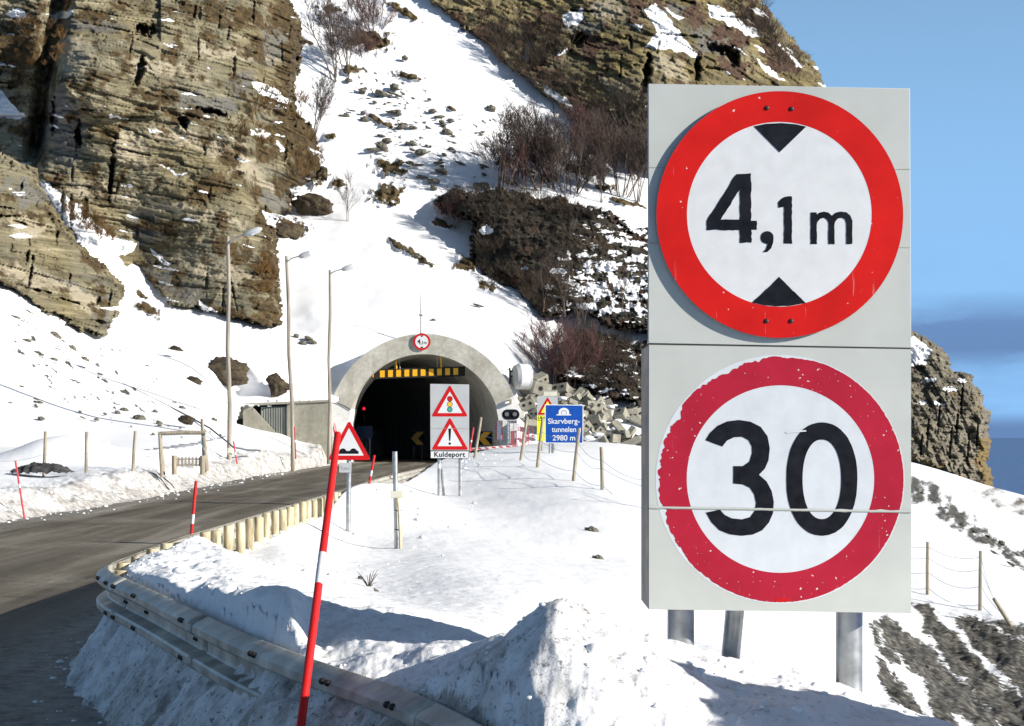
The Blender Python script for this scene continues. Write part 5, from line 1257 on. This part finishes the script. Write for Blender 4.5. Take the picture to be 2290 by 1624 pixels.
# ------------------------------------------------------------------ fences
def fence(name, label, posts, d_of, wires, mat_w, r=0.045):
    o0 = P(*posts[0][0], posts[0][2]); o = thing(name, o0, label, "fence")
    for b_, t_, d in posts:
        A, B = P(*b_, d) - o0, P(*t_, d) - o0
        MB().tube([A - (B - A) * 0.3, A.lerp(B, 0.5) + Vector((random.uniform(-.012, .012), 0, 0)), B - (B - A) * 0.01, B], [r * 1.05, r, r * 0.95, r * 0.8], 10).build("post", M['post'], o)
    for t in wires:
        pts = []
        for i in range(len(posts) - 1):
            b0, t0, d0 = posts[i]; b1, t1, d1 = posts[i + 1]
            p0 = P(*b0, d0).lerp(P(*t0, d0), t) - o0; p1 = P(*b1, d1).lerp(P(*t1, d1), t) - o0
            for k_ in range(6):
                s = k_ / 6; q = p0.lerp(p1, s); q.z -= 0.16 * 4 * s * (1 - s) * (0.5 + 0.5 * ((i * 7 + int(t * 10)) % 3) / 2); q.y -= 0.05; pts.append(q)
        pts.append(p1); MB().tube(pts, 0.0055, 5).build("wire", mat_w, o)
    return o
fence("wire_fence", "left wire fence on thin wooden posts in the snow field before the lamp posts", [((-60, 1075), (-58, 968), 45), ((98, 1067), (102, 965), 45), ((193, 1059), (194, 966), 45.5), ((298, 1053), (303, 964), 46), ((361, 1046), (357, 972), 47.5)], None, (0.15, 0.5), M['wire'])
fence("wire_fence", "short row of leaning wooden posts with blue twine down the slope by the blue sign", [((1063, 1013), (1076, 933), 53), ((1165, 1028), (1179, 932), 50), ((1202, 1045), (1214, 935), 46), ((1283, 1075), (1295.5, 957), 41), ((1347, 1104), (1345, 1000), 38), ((1470, 1160), (1472, 1040), 34)], None, (0.18, 0.55, 0.72), M['twine'], 0.048)
fence("wire_fence", "thin wooden posts and wires on the slope right of the big sign", [((1960, 1300), (1960, 1190), 38), ((2075, 1330), (2075, 1212), 36.5), ((2192, 1368), (2193, 1232), 35), ((2262, 1402), (2222, 1338), 33.5)], None, (0.12, 0.42, 0.7, 0.9), M['wire'], 0.04)

# gate frame and picket gate
o0 = P(420, 1045, 48); o = thing("gate_frame", o0, "open gateway of rough poles with one crossbeam on the left snow field", "gate")
for b_, t_, r_ in (((364, 1047), (357.5, 970), 0.06), ((457, 1040), (452, 937), 0.055), ((461, 1040), (455, 968), 0.075)):
    A, B = P(*b_, 48) - o0, P(*t_, 48) - o0; MB().tube([A - (B - A) * 0.2, A.lerp(B, 0.5), B], [r_, r_ * 0.95, r_ * 0.85], 10).build("post", M['post'], o)
MB().tube([P(354, 970, 47.9) - o0, P(408, 967.5, 47.9) - o0, P(460, 968, 47.9) - o0], [0.06, 0.065, 0.06], 10).build("crossbeam", M['post'], o)
MB().tube([P(x, y, 47.85) - o0 for x, y in ((452, 975), (448, 990), (455, 1003), (461, 1015), (454, 1022), (457, 1036))], 0.012, 6).build("twine", M['twine'], o)
o0 = P(422, 1048, 47.5); o = thing("picket_gate", o0, "low wooden picket gate under the crossbeam of the pole gateway", "gate")
for x in (390, 453):
    A = P(x, 1046, 47.5) - o0; B = P(x, 1019, 47.5) - o0; MB().tube([A - Vector((0, 0, 0.2)), B], 0.075, 10).build("post", M['post'], o)
for i in range(7): MB().box(P(399 + i * 8, 1033, 47.5) - o0, (0.055, 0.03, 0.27)).build("picket", M['post'], o)
for y in (1027, 1040): MB().box(P(422, y, 47.53) - o0, (0.80, 0.03, 0.03)).build("rail", M['post'], o)

# ------------------------------------------------------------------ stones
def rock_mesh(seed, sx, sy, sz, sub=3, rough=0.35, flatb=0.0):
    bm = bmesh.new(); bmesh.ops.create_icosphere(bm, subdivisions=sub, radius=1.0)
    rs = np.random.RandomState(seed); co = np.array([v.co for v in bm.verts])
    pl = rs.normal(size=(9, 3)); pl /= np.linalg.norm(pl, axis=1)[:, None]; h = rs.uniform(0.55, 0.9, 9)
    for p_, q in zip(pl, h):
        s = co @ p_; co = co - np.clip(s - q, 0, None)[:, None] * p_[None] * 0.92
    n_ = fbm(co[:, 0] * 1.6 + seed, co[:, 1] * 1.6, co[:, 2] * 1.6, 4, 0.6)
    co = co * (1 + rough * n_[:, None]) * np.array([sx, sy, sz])
    for v, c in zip(bm.verts, co): v.co = c
    me = bpy.data.meshes.new("rock"); bm.to_mesh(me); bm.free(); me.materials.append(M['stone'])
    return me
RK = [rock_mesh(s, *dim) for s, dim in enumerate([(1, .7, .5), (1, .8, .35), (1, .6, .3), (.8, .7, .6), (1, .9, .42), (1, .5, .28)])]
def place_rock(px, py, d, size, label, group=None, rotz=None, tilt=0.0, me=None, mat=None, name="rock"):
    o = bpy.data.objects.new(name, me or random.choice(RK)); COL.objects.link(o)
    o.location = P(px, py, d); o.scale = (size,) * 3
    o.rotation_euler = (random.uniform(-.25, .25), tilt, random.uniform(0, 6.3) if rotz is None else rotz)
    return tag(o, label, "rock", group)
def dd(px, py): return float(SD(px, py))
random.seed(21)
# left talus
TAL = [(-30, 900), (0, 700), (60, 690), (130, 700), (250, 770), (350, 830), (470, 920), (500, 985), (380, 985), (200, 960), (60, 930)]
n_ = 0
while n_ < 74:
    x, y = random.uniform(0, 500), random.uniform(690, 985)
    if sdist(np.array([x]), np.array([y]), TAL)[0] < 0: continue
    if float(noise(x * 0.012, y * 0.016, 5)) < random.uniform(-0.7, 0.3): continue
    s = random.choice((4, 5, 6, 7, 9, 12, 15)) * random.uniform(0.8, 1.2) * (0.6 + 0.4 * (y < 940)); d = dd(x, y)
    place_rock(x, y, d - 0.1, s * d / F, "grey stone poking out of the snow on the left scree slope", "stones on the left scree slope", random.uniform(-.4, .4), R(random.uniform(5, 40))); n_ += 1
# gully
n_ = 0
GUL = [(770, 180), (850, 180), (960, 215), (1120, 330), (1150, 430), (1000, 430), (900, 400), (790, 330), (760, 260)]
while n_ < 95:
    x, y = random.uniform(740, 1160), random.uniform(150, 440)
    if sdist(np.array([x]), np.array([y]), GUL)[0] < 0 or float(noise(x * 0.015, y * 0.03, 15)) < random.uniform(-0.6, 0.35): continue
    s = random.choice((5, 6, 7, 9, 11, 14, 18)) * random.uniform(0.8, 1.2) * 0.8; d = dd(x, y)
    place_rock(x, y, d - 0.45, s * d / F, "dark stone poking out of the snow gully above the tunnel", "stones in the snow gully", random.uniform(-.4, .4), R(random.uniform(-5, 25))); n_ += 1
for x, y, s in ((1098, 243, 14), (1000, 298, 16), (1063, 345, 14), (925, 285, 12), (745, 305, 12), (1010, 270, 9), (905, 130, 10), (1135, 320, 8), (960, 590, 14), (935, 575, 10), (1070, 683, 12), (970, 715, 6), (700, 765, 12), (678, 768, 10), (690, 757, 12), (662, 752, 9)):
    d = dd(x, y); place_rock(x, y, d - 0.3, s * d / F, "single stone lying in the open snow between the cliffs and the tunnel", "single stones on the snow slope", random.uniform(-.4, .4), R(15))
BB = rock_mesh(44, 1.0, .7, .58, 4, 0.3); BB.materials.clear(); BB.materials.append(M['boulder'])
BC = rock_mesh(45, .8, .7, .85, 4, 0.3); BC.materials.clear(); BC.materials.append(M['boulder'])
BE = rock_mesh(46, 1, .6, .5, 4, 0.25); BE.materials.clear(); BE.materials.append(M['boulder'])
d = dd(502, 845); place_rock(502, 836, d - 0.5, 56 * d / F, "largest brown boulder in the hollow, right behind the nearest lamp post", None, 0.1, 0.08, BB, name="boulder")
d = dd(437, 855); place_rock(437, 854, d - 0.3, 20 * d / F, "small brown boulder at the left foot of the largest boulder", None, 0.0, 0.4, BE, name="boulder")
d = dd(620, 868); place_rock(622, 862, d - 0.6, 34 * d / F, "dark reddish boulder above the wing wall, behind the middle lamp post", None, 0.6, -0.5, BC, name="boulder")
d = dd(397, 784); place_rock(397, 784, d - 0.2, 16 * d / F, "lone brown stone in the snow below the left cliff foot", None, 0.0, 0.5, BE, name="boulder")
d = dd(416, 935); place_rock(420, 940, 68, 20 * 68 / F, "dark flat boulder behind the pole gateway", None, 0.0, 0.2, BE, name="boulder")
d = dd(700, 462); place_rock(702, 464, d - 0.8, 48 * d / F, "largest broken rock outcrop in the snow below the right edge of the left cliff", None, 0.2, 0.25, BB, name="rock_outcrop")
d = dd(650, 520); place_rock(652, 520, d - 0.8, 40 * d / F, "low dark outcrop in the snow under the overhanging foot of the left cliff", None, 0.4, 0.2, BE, name="rock_outcrop")
d = dd(722, 392); place_rock(722, 390, d - 0.6, 20 * d / F, "smallest brown outcrop beside the right edge of the left cliff, level with the sapling", None, 0.4, 0.4, BC, name="rock_outcrop")
d = 28; place_rock(1323, 1190, 28.2, 21 * 28.2 / F, "upper of two grey stones on the snow slope left of the big sign", None, 0.1, 0.2, RK[3])
d = 23.5; place_rock(1337, 1252, 23.7, 18 * 23.7 / F, "lower of two grey stones on the snow slope left of the big sign", None, 0.1, 0.35, RK[3])
place_rock(805, 1292, 16.2, 7 * 16 / F, "small dark stone beside the dry twigs on the slope behind the red pole", None, 0.2, 0.5, RK[3])
place_rock(848, 1327, 14.7, 15 * 14.7 / F, "dark splinter of stone below the dry twigs on the slope behind the red pole", None, 0.2, 0.75, RK[5])
for x, y, d, s in ((2065, 1105, 95, 9), (2090, 1120, 92, 10), (2120, 1140, 85, 9), (2150, 1165, 80, 10), (2055, 1095, 98, 8), (2135, 1160, 80, 7), (2226, 1237, 62, 12), (2262, 1262, 56, 12), (2060, 1140, 85, 8), (2180, 1190, 74, 9), (2240, 1215, 68, 10), (2210, 1200, 72, 8), (2275, 1240, 64, 9)):
    place_rock(x, y, d, s * d / F, "grey rubble stone on the snow slope below the far headland", "stones below the headland", random.uniform(-.4, .4), R(30))

random.seed(77)
n_ = 0
while n_ < 70:
    x, y = random.uniform(1950, 2290), random.uniform(1385, 1620)
    if max(float(sdist(np.array([x]), np.array([y]), s)[0]) for s in stripes) < -3: continue
    lo_, hi_ = 14.0, 36.0                      # distance at which the line of sight meets the slope
    for _ in range(24):
        mid = (lo_ + hi_) / 2; q = P(x, y, mid)
        if float(ground_z(np.array([q.x]), np.array([q.y]), False)[0]) < q.z: lo_ = mid
        else: hi_ = mid
    s = random.choice((2.5, 3, 4, 5, 6)) * random.uniform(0.8, 1.2)
    place_rock(x, y, lo_, s * lo_ / F, "broken stone in the bare rubble streaks on the slope at the lower right", "rubble stones on the right slope", random.uniform(-.4, .4), R(30)); n_ += 1
# tarpaulin heap in the left field
th = MB(); nx, ny = 40, 16; c_ = P(95, 1052, 44.2)
for j in range(ny):
    for i in range(nx):
        u, v = i / (nx - 1) * 2 - 1, j / (ny - 1) * 2 - 1
        h_ = max(0, 1 - u * u) ** 0.6 * max(0, 1 - v * v) ** 0.7 * 0.25 + 0.09 * float(fbm(u * 4, v * 3, 3, 4)) - 0.05
        th.v.append((u * 0.72, v * 0.6, h_))
for j in range(ny - 1):
    for i in range(nx - 1): th.f.append((j * nx + i, j * nx + i + 1, (j + 1) * nx + i + 1, (j + 1) * nx + i))
o = th.build("tarpaulin_heap", M['tarp'], None, c_, smooth=50)
tag(o, "dark rumpled tarpaulin heap half buried in the snow behind the left fence", "tarpaulin")

# thin wire shadow on the left snow slope, drawn as an added grey tube
pts = [(230, 833), (254, 848), (320, 880), (380, 910), (423, 932)]
o = MB().tube([P(x, y, dd(x, y) - 0.12) for x, y in pts] + [P(x, y, dd_) for x, y, dd_ in ((470, 958, 68.5), (505, 986, 66), (521, 1000, 65), (550, 1006, 66), (582, 1008, 68))], 0.035, 6).build("wire_shadow", M['wire_shadow'])
tag(o, "thin grey wire shadow down the left snow slope towards the lamp posts, drawn as a tube", "wire_shadow")

# ------------------------------------------------------------------ heap of broken concrete blocks
def block_mesh(w, dpt, h, holes):
    m = MB(); m.box((0, 0, 0), (w, dpt, h)); me0 = m.mesh("block")
    bm = bmesh.new(); bm.from_mesh(me0)
    bmesh.ops.bevel(bm, geom=list(bm.edges), offset=0.02, segments=1, affect='EDGES')
    me = bpy.data.meshes.new("concrete_block"); bm.to_mesh(me); bm.free(); me.materials.append(M['concrete_block']); me.materials.append(M['void'])
    # round duct holes as dark discs just off the front face, their shade painted
    v = [tuple(q.co) for q in me.vertices]; f = [tuple(p.vertices) for p in me.polygons]; mi = [0] * len(f)
    for hx, hz, r_ in holes:
        b0 = len(v)
        for (yy, rr2) in ((-dpt / 2 - 0.012, r_ * 1.12), (-dpt / 2 - 0.014, r_)):
            for k_ in range(14): v.append((hx + rr2 * math.cos(k_ * math.pi / 7), yy, hz + rr2 * math.sin(k_ * math.pi / 7)))
        for k_ in range(14): f.append((b0 + k_, b0 + (k_ + 1) % 14, b0 + 14 + (k_ + 1) % 14, b0 + 14 + k_)); mi.append(0)
        f.append(tuple(b0 + 14 + k_ for k_ in range(14))); mi.append(1)
    me2 = bpy.data.meshes.new("concrete_block"); me2.from_pydata(v, [], f)
    me2.materials.append(M['concrete_block']); me2.materials.append(M['void'])
    for p_, i in zip(me2.polygons, mi): p_.material_index = i
    return me2
BL = [block_mesh(1.0, 0.7, 0.62, [(-0.22, 0.05, 0.11), (0.22, 0.05, 0.11)]), block_mesh(1.25, 0.55, 0.5, [(0.3, 0, 0.1)]), block_mesh(0.7, 0.9, 0.6, [(0, 0.05, 0.12)]), block_mesh(1.5, 0.45, 0.4, []), block_mesh(0.8, 0.6, 0.7, [(-0.15, 0.12, 0.1), (0.15, -0.12, 0.1)])]
random.seed(5)
PILE = [(1172, 862), (1196, 846), (1226, 850), (1240, 868), (1300, 880), (1360, 905), (1440, 918), (1445, 996), (1360, 992), (1320, 978), (1300, 990), (1215, 975), (1180, 925)]
n_ = 0
while n_ < 105:
    x, y = random.uniform(1170, 1450), random.uniform(845, 995)
    if sdist(np.array([x]), np.array([y]), PILE)[0] < 1: continue
    topy = np.interp(x, [1172, 1226, 1300, 1440], [855, 850, 880, 918]); t = (y - topy) / (992 - topy)
    d = 101.0 - 6.5 * t + random.uniform(-0.5, 0.3)
    o = bpy.data.objects.new("concrete_block", random.choice(BL)); COL.objects.link(o)
    o.location = P(x, y, d); s = random.uniform(0.62, 1.05); o.scale = (s, s, s)
    o.rotation_euler = (random.uniform(-0.9, 0.9), random.uniform(-0.9, 0.9), random.uniform(-0.9, 0.9))
    tag(o, "broken grey concrete block in the heap right of the tunnel mouth", "concrete block", "heap of broken concrete blocks"); n_ += 1
o = bpy.data.objects.new("concrete_block", BL[2]); COL.objects.link(o); o.location = P(1203, 868, 99); o.scale = (1.25, 1.1, 1.2); o.rotation_euler = (0.2, 0.25, 0.35)
tag(o, "largest concrete block, resting on top of the heap beside the radio dish", "concrete block", "heap of broken concrete blocks")
# snow lying on and behind the heap
hp = MB(); nx, ny = 60, 30
for j in range(ny):
    for i in range(nx):
        x = 1165 + 300 * i / (nx - 1); topy = np.interp(x, [1165, 1226, 1300, 1440, 1470], [875, 862, 890, 925, 940]); t = j / (ny - 1); y = topy + (1010 - topy) * t
        d = 101.8 - 6.6 * t + 0.5 * float(fbm(i * 0.3, j * 0.3, 3, 4)); hp.v.append(tuple(P(x, y, d)))
for j in range(ny - 1):
    for i in range(nx - 1): hp.f.append((j * nx + i, (j + 1) * nx + i, (j + 1) * nx + i + 1, j * nx + i + 1))
o = hp.build("snow_drift", M['snow']); tag(o, kind='structure')

# ------------------------------------------------------------------ bare trees and bushes
def grow(seed, height, stems, spread, levels=3, twig=0.014, kids=(4, 6), lean=(0, 0), r0=0.05):
    rs = random.Random(seed); tr, br = MB(), MB()
    def limb(p, v, ln, r, lev):
        n = 4 if lev == 0 else 3; pts = [p]; d_ = v.normalized()
        for i in range(n):
            d_ = (d_ + Vector((rs.uniform(-1, 1), rs.uniform(-1, 1), rs.uniform(-.5, .9))) * (0.16 + 0.10 * lev) + Vector((lean[0], lean[1], 0)) * 0.05).normalized()
            pts.append(pts[-1] + d_ * ln / n)
        rr = [max(twig * 0.6, r * (1 - 0.72 * i / n)) for i in range(n + 1)]
        (tr if lev == 0 else br).tube(pts, rr, 6 if lev == 0 else 3, caps=False)
        if lev >= levels: return
        for j in range(rs.randint(*kids) + (2 if lev == 0 else 0)):
            t = rs.uniform(0.25, 0.98); i = min(n - 1, int(t * n)); q = pts[i].lerp(pts[i + 1], t * n - i)
            dr = (pts[i + 1] - pts[i]).normalized(); sd_ = Vector((rs.uniform(-1, 1), rs.uniform(-1, 1), rs.uniform(-.1, 0.9))).normalized()
            limb(q, dr * rs.uniform(0.55, 1.0) + sd_ * rs.uniform(0.45, 0.95), ln * rs.uniform(0.36, 0.56) * (1.12 - 0.4 * t), max(twig, r * 0.42), lev + 1)
    for s in range(stems):
        a_ = rs.uniform(0, 6.28); sp = rs.uniform(0.2, 1) * spread if stems > 1 else 0.1
        limb(Vector((math.cos(a_) * 0.12 * s ** .5, math.sin(a_) * 0.12 * s ** .5, -0.3)), Vector((math.cos(a_) * sp + lean[0], math.sin(a_) * sp + lean[1], 1)), height * rs.uniform(0.7, 1.0), r0 * rs.uniform(0.7, 1), 0)
    return tr.mesh("trunk", 60), br.mesh("branches", 60)
PROT = {'birch': [grow(i, 5.0, 4, 0.32, 3, 0.0095, (6, 8), (0.1, 0), 0.06) for i in (1, 2, 3, 4)],
        'bush': [grow(i + 10, 3.2, 10, 0.75, 2, 0.0085, (10, 13), (0, 0), 0.03) for i in (1, 2, 3)],
        'sap': [grow(31, 5.0, 2, 0.15, 2, 0.011, (7, 9), (0.05, 0), 0.04)]}
def tree(kind, i, base, d, hpx, label, group=None, twigm='twig', name="bare_tree", flip=1):
    ht = {'birch': 5.0, 'bush': 3.0, 'sap': 5.0}[kind]; s = hpx * d / F / ht
    o = thing(name, P(*base, d), label, "tree" if name == "bare_tree" else "bush", group, (0, 0, random.uniform(0, 6.3)))
    o.scale = (s, s, s)
    t_, b_ = PROT[kind][i % len(PROT[kind])]
    a_ = link("trunk", t_, None, o); c_ = link("branches", b_, None, o)
    for q, mt in ((a_, 'bark'), (c_, twigm)):
        if not q.data.materials: q.data.materials.append(M[mt])
        q.material_slots[0].link = 'OBJECT'; q.material_slots[0].material = M[mt]
    return o
random.seed(9)
tree('birch', 0, (745, 178), dd(745, 178), 190, "slender bare tree against the snow at the top of the gully, left one of two", None)
tree('birch', 1, (775, 172), dd(775, 172), 170, "bare tree with a dense crown at the top of the gully, beside a slender one")
tree('bush', 0, (835, 75), dd(835, 75), 100, "dark round bush in the snow at the very top of the gully", None, 'twig_red', "bare_bush")
tree('bush', 2, (800, 130), dd(800, 130), 80, "dark low bush between the two bare trees and the gully stones", None, 'twig_red', "bare_bush")
tree('birch', 2, (700, 300), dd(690, 300) - 8, 135, "bare tree leaning from the edge of the left cliff over the snow")
tree('sap', 0, (778, 497), dd(778, 497), 125, "thin lone sapling in the open snow left of the dark outcrop")
tree('birch', 0, (1125, 445), dd(1125, 445) - 1, 195, "pale-barked bare tree at the left end of the row above the dark outcrop")
for i, (x, y, h_) in enumerate(((1175, 430, 130), (1205, 425, 185), (1240, 420, 170), (1270, 435, 150), (1310, 400, 160), (1350, 412, 150), (1390, 430, 150), (1425, 445, 130), (1155, 410, 110), (1225, 400, 150), (1290, 430, 120), (1345, 450, 100), (1325, 380, 110))):
    tree('birch' if i % 3 else 'bush', i, (x, y), dd(x, y) - 0.6, h_, "bare tree in the dense row on the snow bank above the dark outcrop", "row of bare trees above the dark outcrop", 'twig' if i % 4 else 'twig_red')
for i, (x, y, h_, lab) in enumerate(((1015, 505, 70, "small reddish bush at the left tip of the dark outcrop"), (1235, 850, 125, "reddish bush leaning left over the snow above the radio dish"), (1280, 872, 130, "dense reddish bush above the concrete heap"),
                                   (1335, 855, 90, "low dark bush before the lower dark outcrop"), (1225, 790, 70, "small grey bush on the snow under the dark outcrop"))):
    tree('bush', i, (x, y), dd(x, y) - 1.0, h_, lab, None, 'twig_red', "bare_bush")
for i, (x, y, h_, lab) in enumerate(((1215, 690, 135, "thin bare sapling against the snowy lower edge of the dark outcrop"), (1265, 700, 150, "second thin sapling along the lower edge of the dark outcrop, near its middle"), (1310, 740, 130, "thin sapling on the snow strip below the dark outcrop"), (1290, 820, 150, "tall thin sapling beside the dense reddish bush"), (1390, 690, 110, "thin sapling at the right end of the dark outcrop beside the big sign"))):
    tree('sap', i, (x, y), float(frD(np.array(x * 1.0), np.array(y * 1.0))) - 1.5 if y < 745 else dd(x, y) - 2, h_, lab)
# dry twigs on the near slope
o = thing("dry_plant", P(825, 1312, 15.4), "little dry leafless plant on the snow slope behind the red pole", "plant")
dm = MB(); rs = random.Random(3)
for i in range(16):
    a_ = rs.uniform(0, 6.28); q = Vector((math.cos(a_) * 0.6, math.sin(a_) * 0.3, rs.uniform(0.15, 1))).normalized() * rs.uniform(0.08, 0.2)
    dm.tube([Vector((0, 0, -0.02)), q * 0.55 + Vector((0, 0, 0.01)), q], [0.004, 0.003, 0.0015], 4)
dm.build("twigs", M['twig'], o)

# brush clinging to the cliffs: nobody could count it
def brush(name, areas, front, count, hh, mat, seed, edge=None, off=0.4, tw=0.016):
    rs = random.Random(seed); m = MB(); xs, ys2 = [], []
    for k_ in range(count):
        x, y, rx, ry, rot = rs.choice(areas); a_ = rs.uniform(0, 6.28); q = rs.uniform(0, 1) ** 0.5
        u, v = rx * q * math.cos(a_), ry * q * math.sin(a_); c, s = math.cos(R(rot)), math.sin(R(rot))
        xs.append(x + u * c - v * s); ys2.append(y + u * s + v * c)
    dsx = front(np.array(xs), np.array(ys2))
    for x, y, d in zip(xs, ys2, dsx):
        b_ = P(x, y, float(d) - off); h_ = hh * rs.uniform(0.5, 1.3)
        for t in range(rs.randint(9, 14)):
            v = Vector((rs.uniform(-.75, .75), rs.uniform(-.8, .2), rs.uniform(0.4, 1.1))).normalized()
            p1 = b_ + v * h_ * 0.5; v2 = (v + Vector((rs.uniform(-.4, .4), rs.uniform(-.4, .4), rs.uniform(-.1, .4)))).normalized(); p2 = p1 + v2 * h_ * rs.uniform(0.3, 0.6)
            m.tube([b_, p1, p2], [tw * 1.3, tw, tw * 0.5], 3, caps=False)
            v3 = (v + Vector((rs.uniform(-.8, .8), 0, rs.uniform(-.1, .5)))).normalized(); m.tube([p1, p1 + v3 * h_ * 0.4], [tw, tw * 0.5], 3, caps=False)
    me = bpy.data.meshes.new(name); me.from_pydata(m.v, [], m.f); me.update()
    return tag(link(name, me, M[mat]), kind='stuff')
brush("hillside_brush", [(1150, 120, 70, 40, 38), (1250, 215, 100, 26, 40), (1370, 318, 100, 20, 36), (1440, 350, 50, 30, 35), (1120, 60, 110, 50, 35), (1330, 240, 110, 40, 38), (1745, 110, 90, 26, 52), (1680, 40, 70, 30, 50), (1420, 250, 50, 50, 0), (1220, 90, 60, 60, 0)], frC, 430, 1.6, 'brush', 4, off=0.8, tw=0.010)
brush("outcrop_brush", [(1150, 560, 95, 110, 0), (1090, 460, 80, 26, 10), (1290, 540, 90, 70, 20), (1230, 660, 60, 40, 20), (1250, 470, 100, 16, 14)], frD, 240, 1.0, 'brush', 6, off=0.6, tw=0.010)
brush("outcrop_brush", [(1380, 820, 70, 60, 0), (1300, 790, 40, 40, 0)], frE, 130, 1.1, 'brush', 8, off=0.6, tw=0.010)
brush("cliff_grass", [(630, 230, 60, 40, 20), (690, 350, 36, 50, 0), (200, 500, 70, 20, 38), (600, 620, 30, 50, 0), (560, 300, 60, 30, 20), (90, 100, 60, 60, 0)], frA, 260, 0.6, 'grass', 12, off=0.6, tw=0.010)

# loose lumps of snow thrown up by the plough, and snow caught on the concrete heap
random.seed(31)
CL = []
for s in range(4):
    bm = bmesh.new(); bmesh.ops.create_icosphere(bm, subdivisions=2, radius=1.0)
    co = np.array([v.co for v in bm.verts]); n_ = fbm(co[:, 0] * 1.3 + s * 5, co[:, 1] * 1.3, co[:, 2] * 1.3, 3, 0.6)
    co = co * (1 + 0.45 * n_[:, None]) * np.array([1, 0.85, 0.7]); CL.append((co, [tuple(v.index for v in f.verts) for f in bm.faces])); bm.free()
def clods(name, pts):
    m = MB()
    for p_, r_, fl in pts:
        co, fs = random.choice(CL); a_ = random.uniform(0, 6.28); c, s = math.cos(a_), math.sin(a_)
        m.add([(p_[0] + r_ * (x * c - y * s), p_[1] + r_ * (x * s + y * c), p_[2] + r_ * z * fl) for x, y, z in co], fs)
    me = m.mesh(name); 
    for q in me.polygons: q.use_smooth = True
    at = me.attributes.new('cover', 'FLOAT_COLOR', 'POINT'); at.data.foreach_set('color', np.tile(np.array([0, 0.12, 0, 0], np.float32), len(me.vertices)))
    return tag(link(name, me, M['snow']), kind='stuff')
xs, ys2, rs2 = [], [], []
for i in range(420):
    j = random.randint(0, min(len(rail_line) - 1, 150)); p_ = rail_line[j]
    t_ = (rail_line[min(j + 1, len(rail_line) - 1)] - rail_line[max(j - 1, 0)]).normalized(); o_ = Vector((-t_.y, t_.x, 0))
    qq = random.choice((random.gauss(0.42, 0.12), random.uniform(-0.4, -0.08))); q = p_ + o_ * qq
    if q.y > 15: continue
    xs.append(q.x); ys2.append(q.y); rs2.append(min(0.05, 0.008 * math.exp(random.gauss(0.3, 0.6))))
for i in range(70):
    q = (random.gauss(0.5, 0.7), random.gauss(5.6, 0.3)); xs.append(q[0]); ys2.append(q[1]); rs2.append(min(0.03, 0.007 * math.exp(random.gauss(0.3, 0.6))))
for i in range(260):
    y = random.uniform(28, 75); xs.append(float(road_left(y)) + random.gauss(-0.15, 0.5)); ys2.append(y); rs2.append(min(0.09, 0.02 * math.exp(random.gauss(0.3, 0.6))))
for i in range(160):
    y = random.uniform(12, 60); j = min(range(len(rail_line)), key=lambda k_: abs(rail_line[k_].y - y) if k_ > 60 else 99); xs.append(rail_line[j].x + random.uniform(0.2, 2.2)); ys2.append(y); rs2.append(min(0.07, 0.016 * math.exp(random.gauss(0.2, 0.6))))
zs = ground_z(np.array(xs), np.array(ys2))
clods("snow_clods", [((x, y, max(z, 0.0) + r_ * 0.1), r_, 0.8) for x, y, z, r_ in zip(xs, ys2, zs, rs2)])
caps = []
for i in range(70):
    x, y = random.uniform(1180, 1440), random.uniform(860, 990); topy = np.interp(x, [1172, 1226, 1300, 1440], [855, 850, 880, 918])
    if y < topy + 6: continue
    t = (y - topy) / (992 - topy); caps.append((P(x, y, 100.6 - 6.5 * t), random.uniform(0.18, 0.42), 0.45))
clods("snow_on_heap", caps)
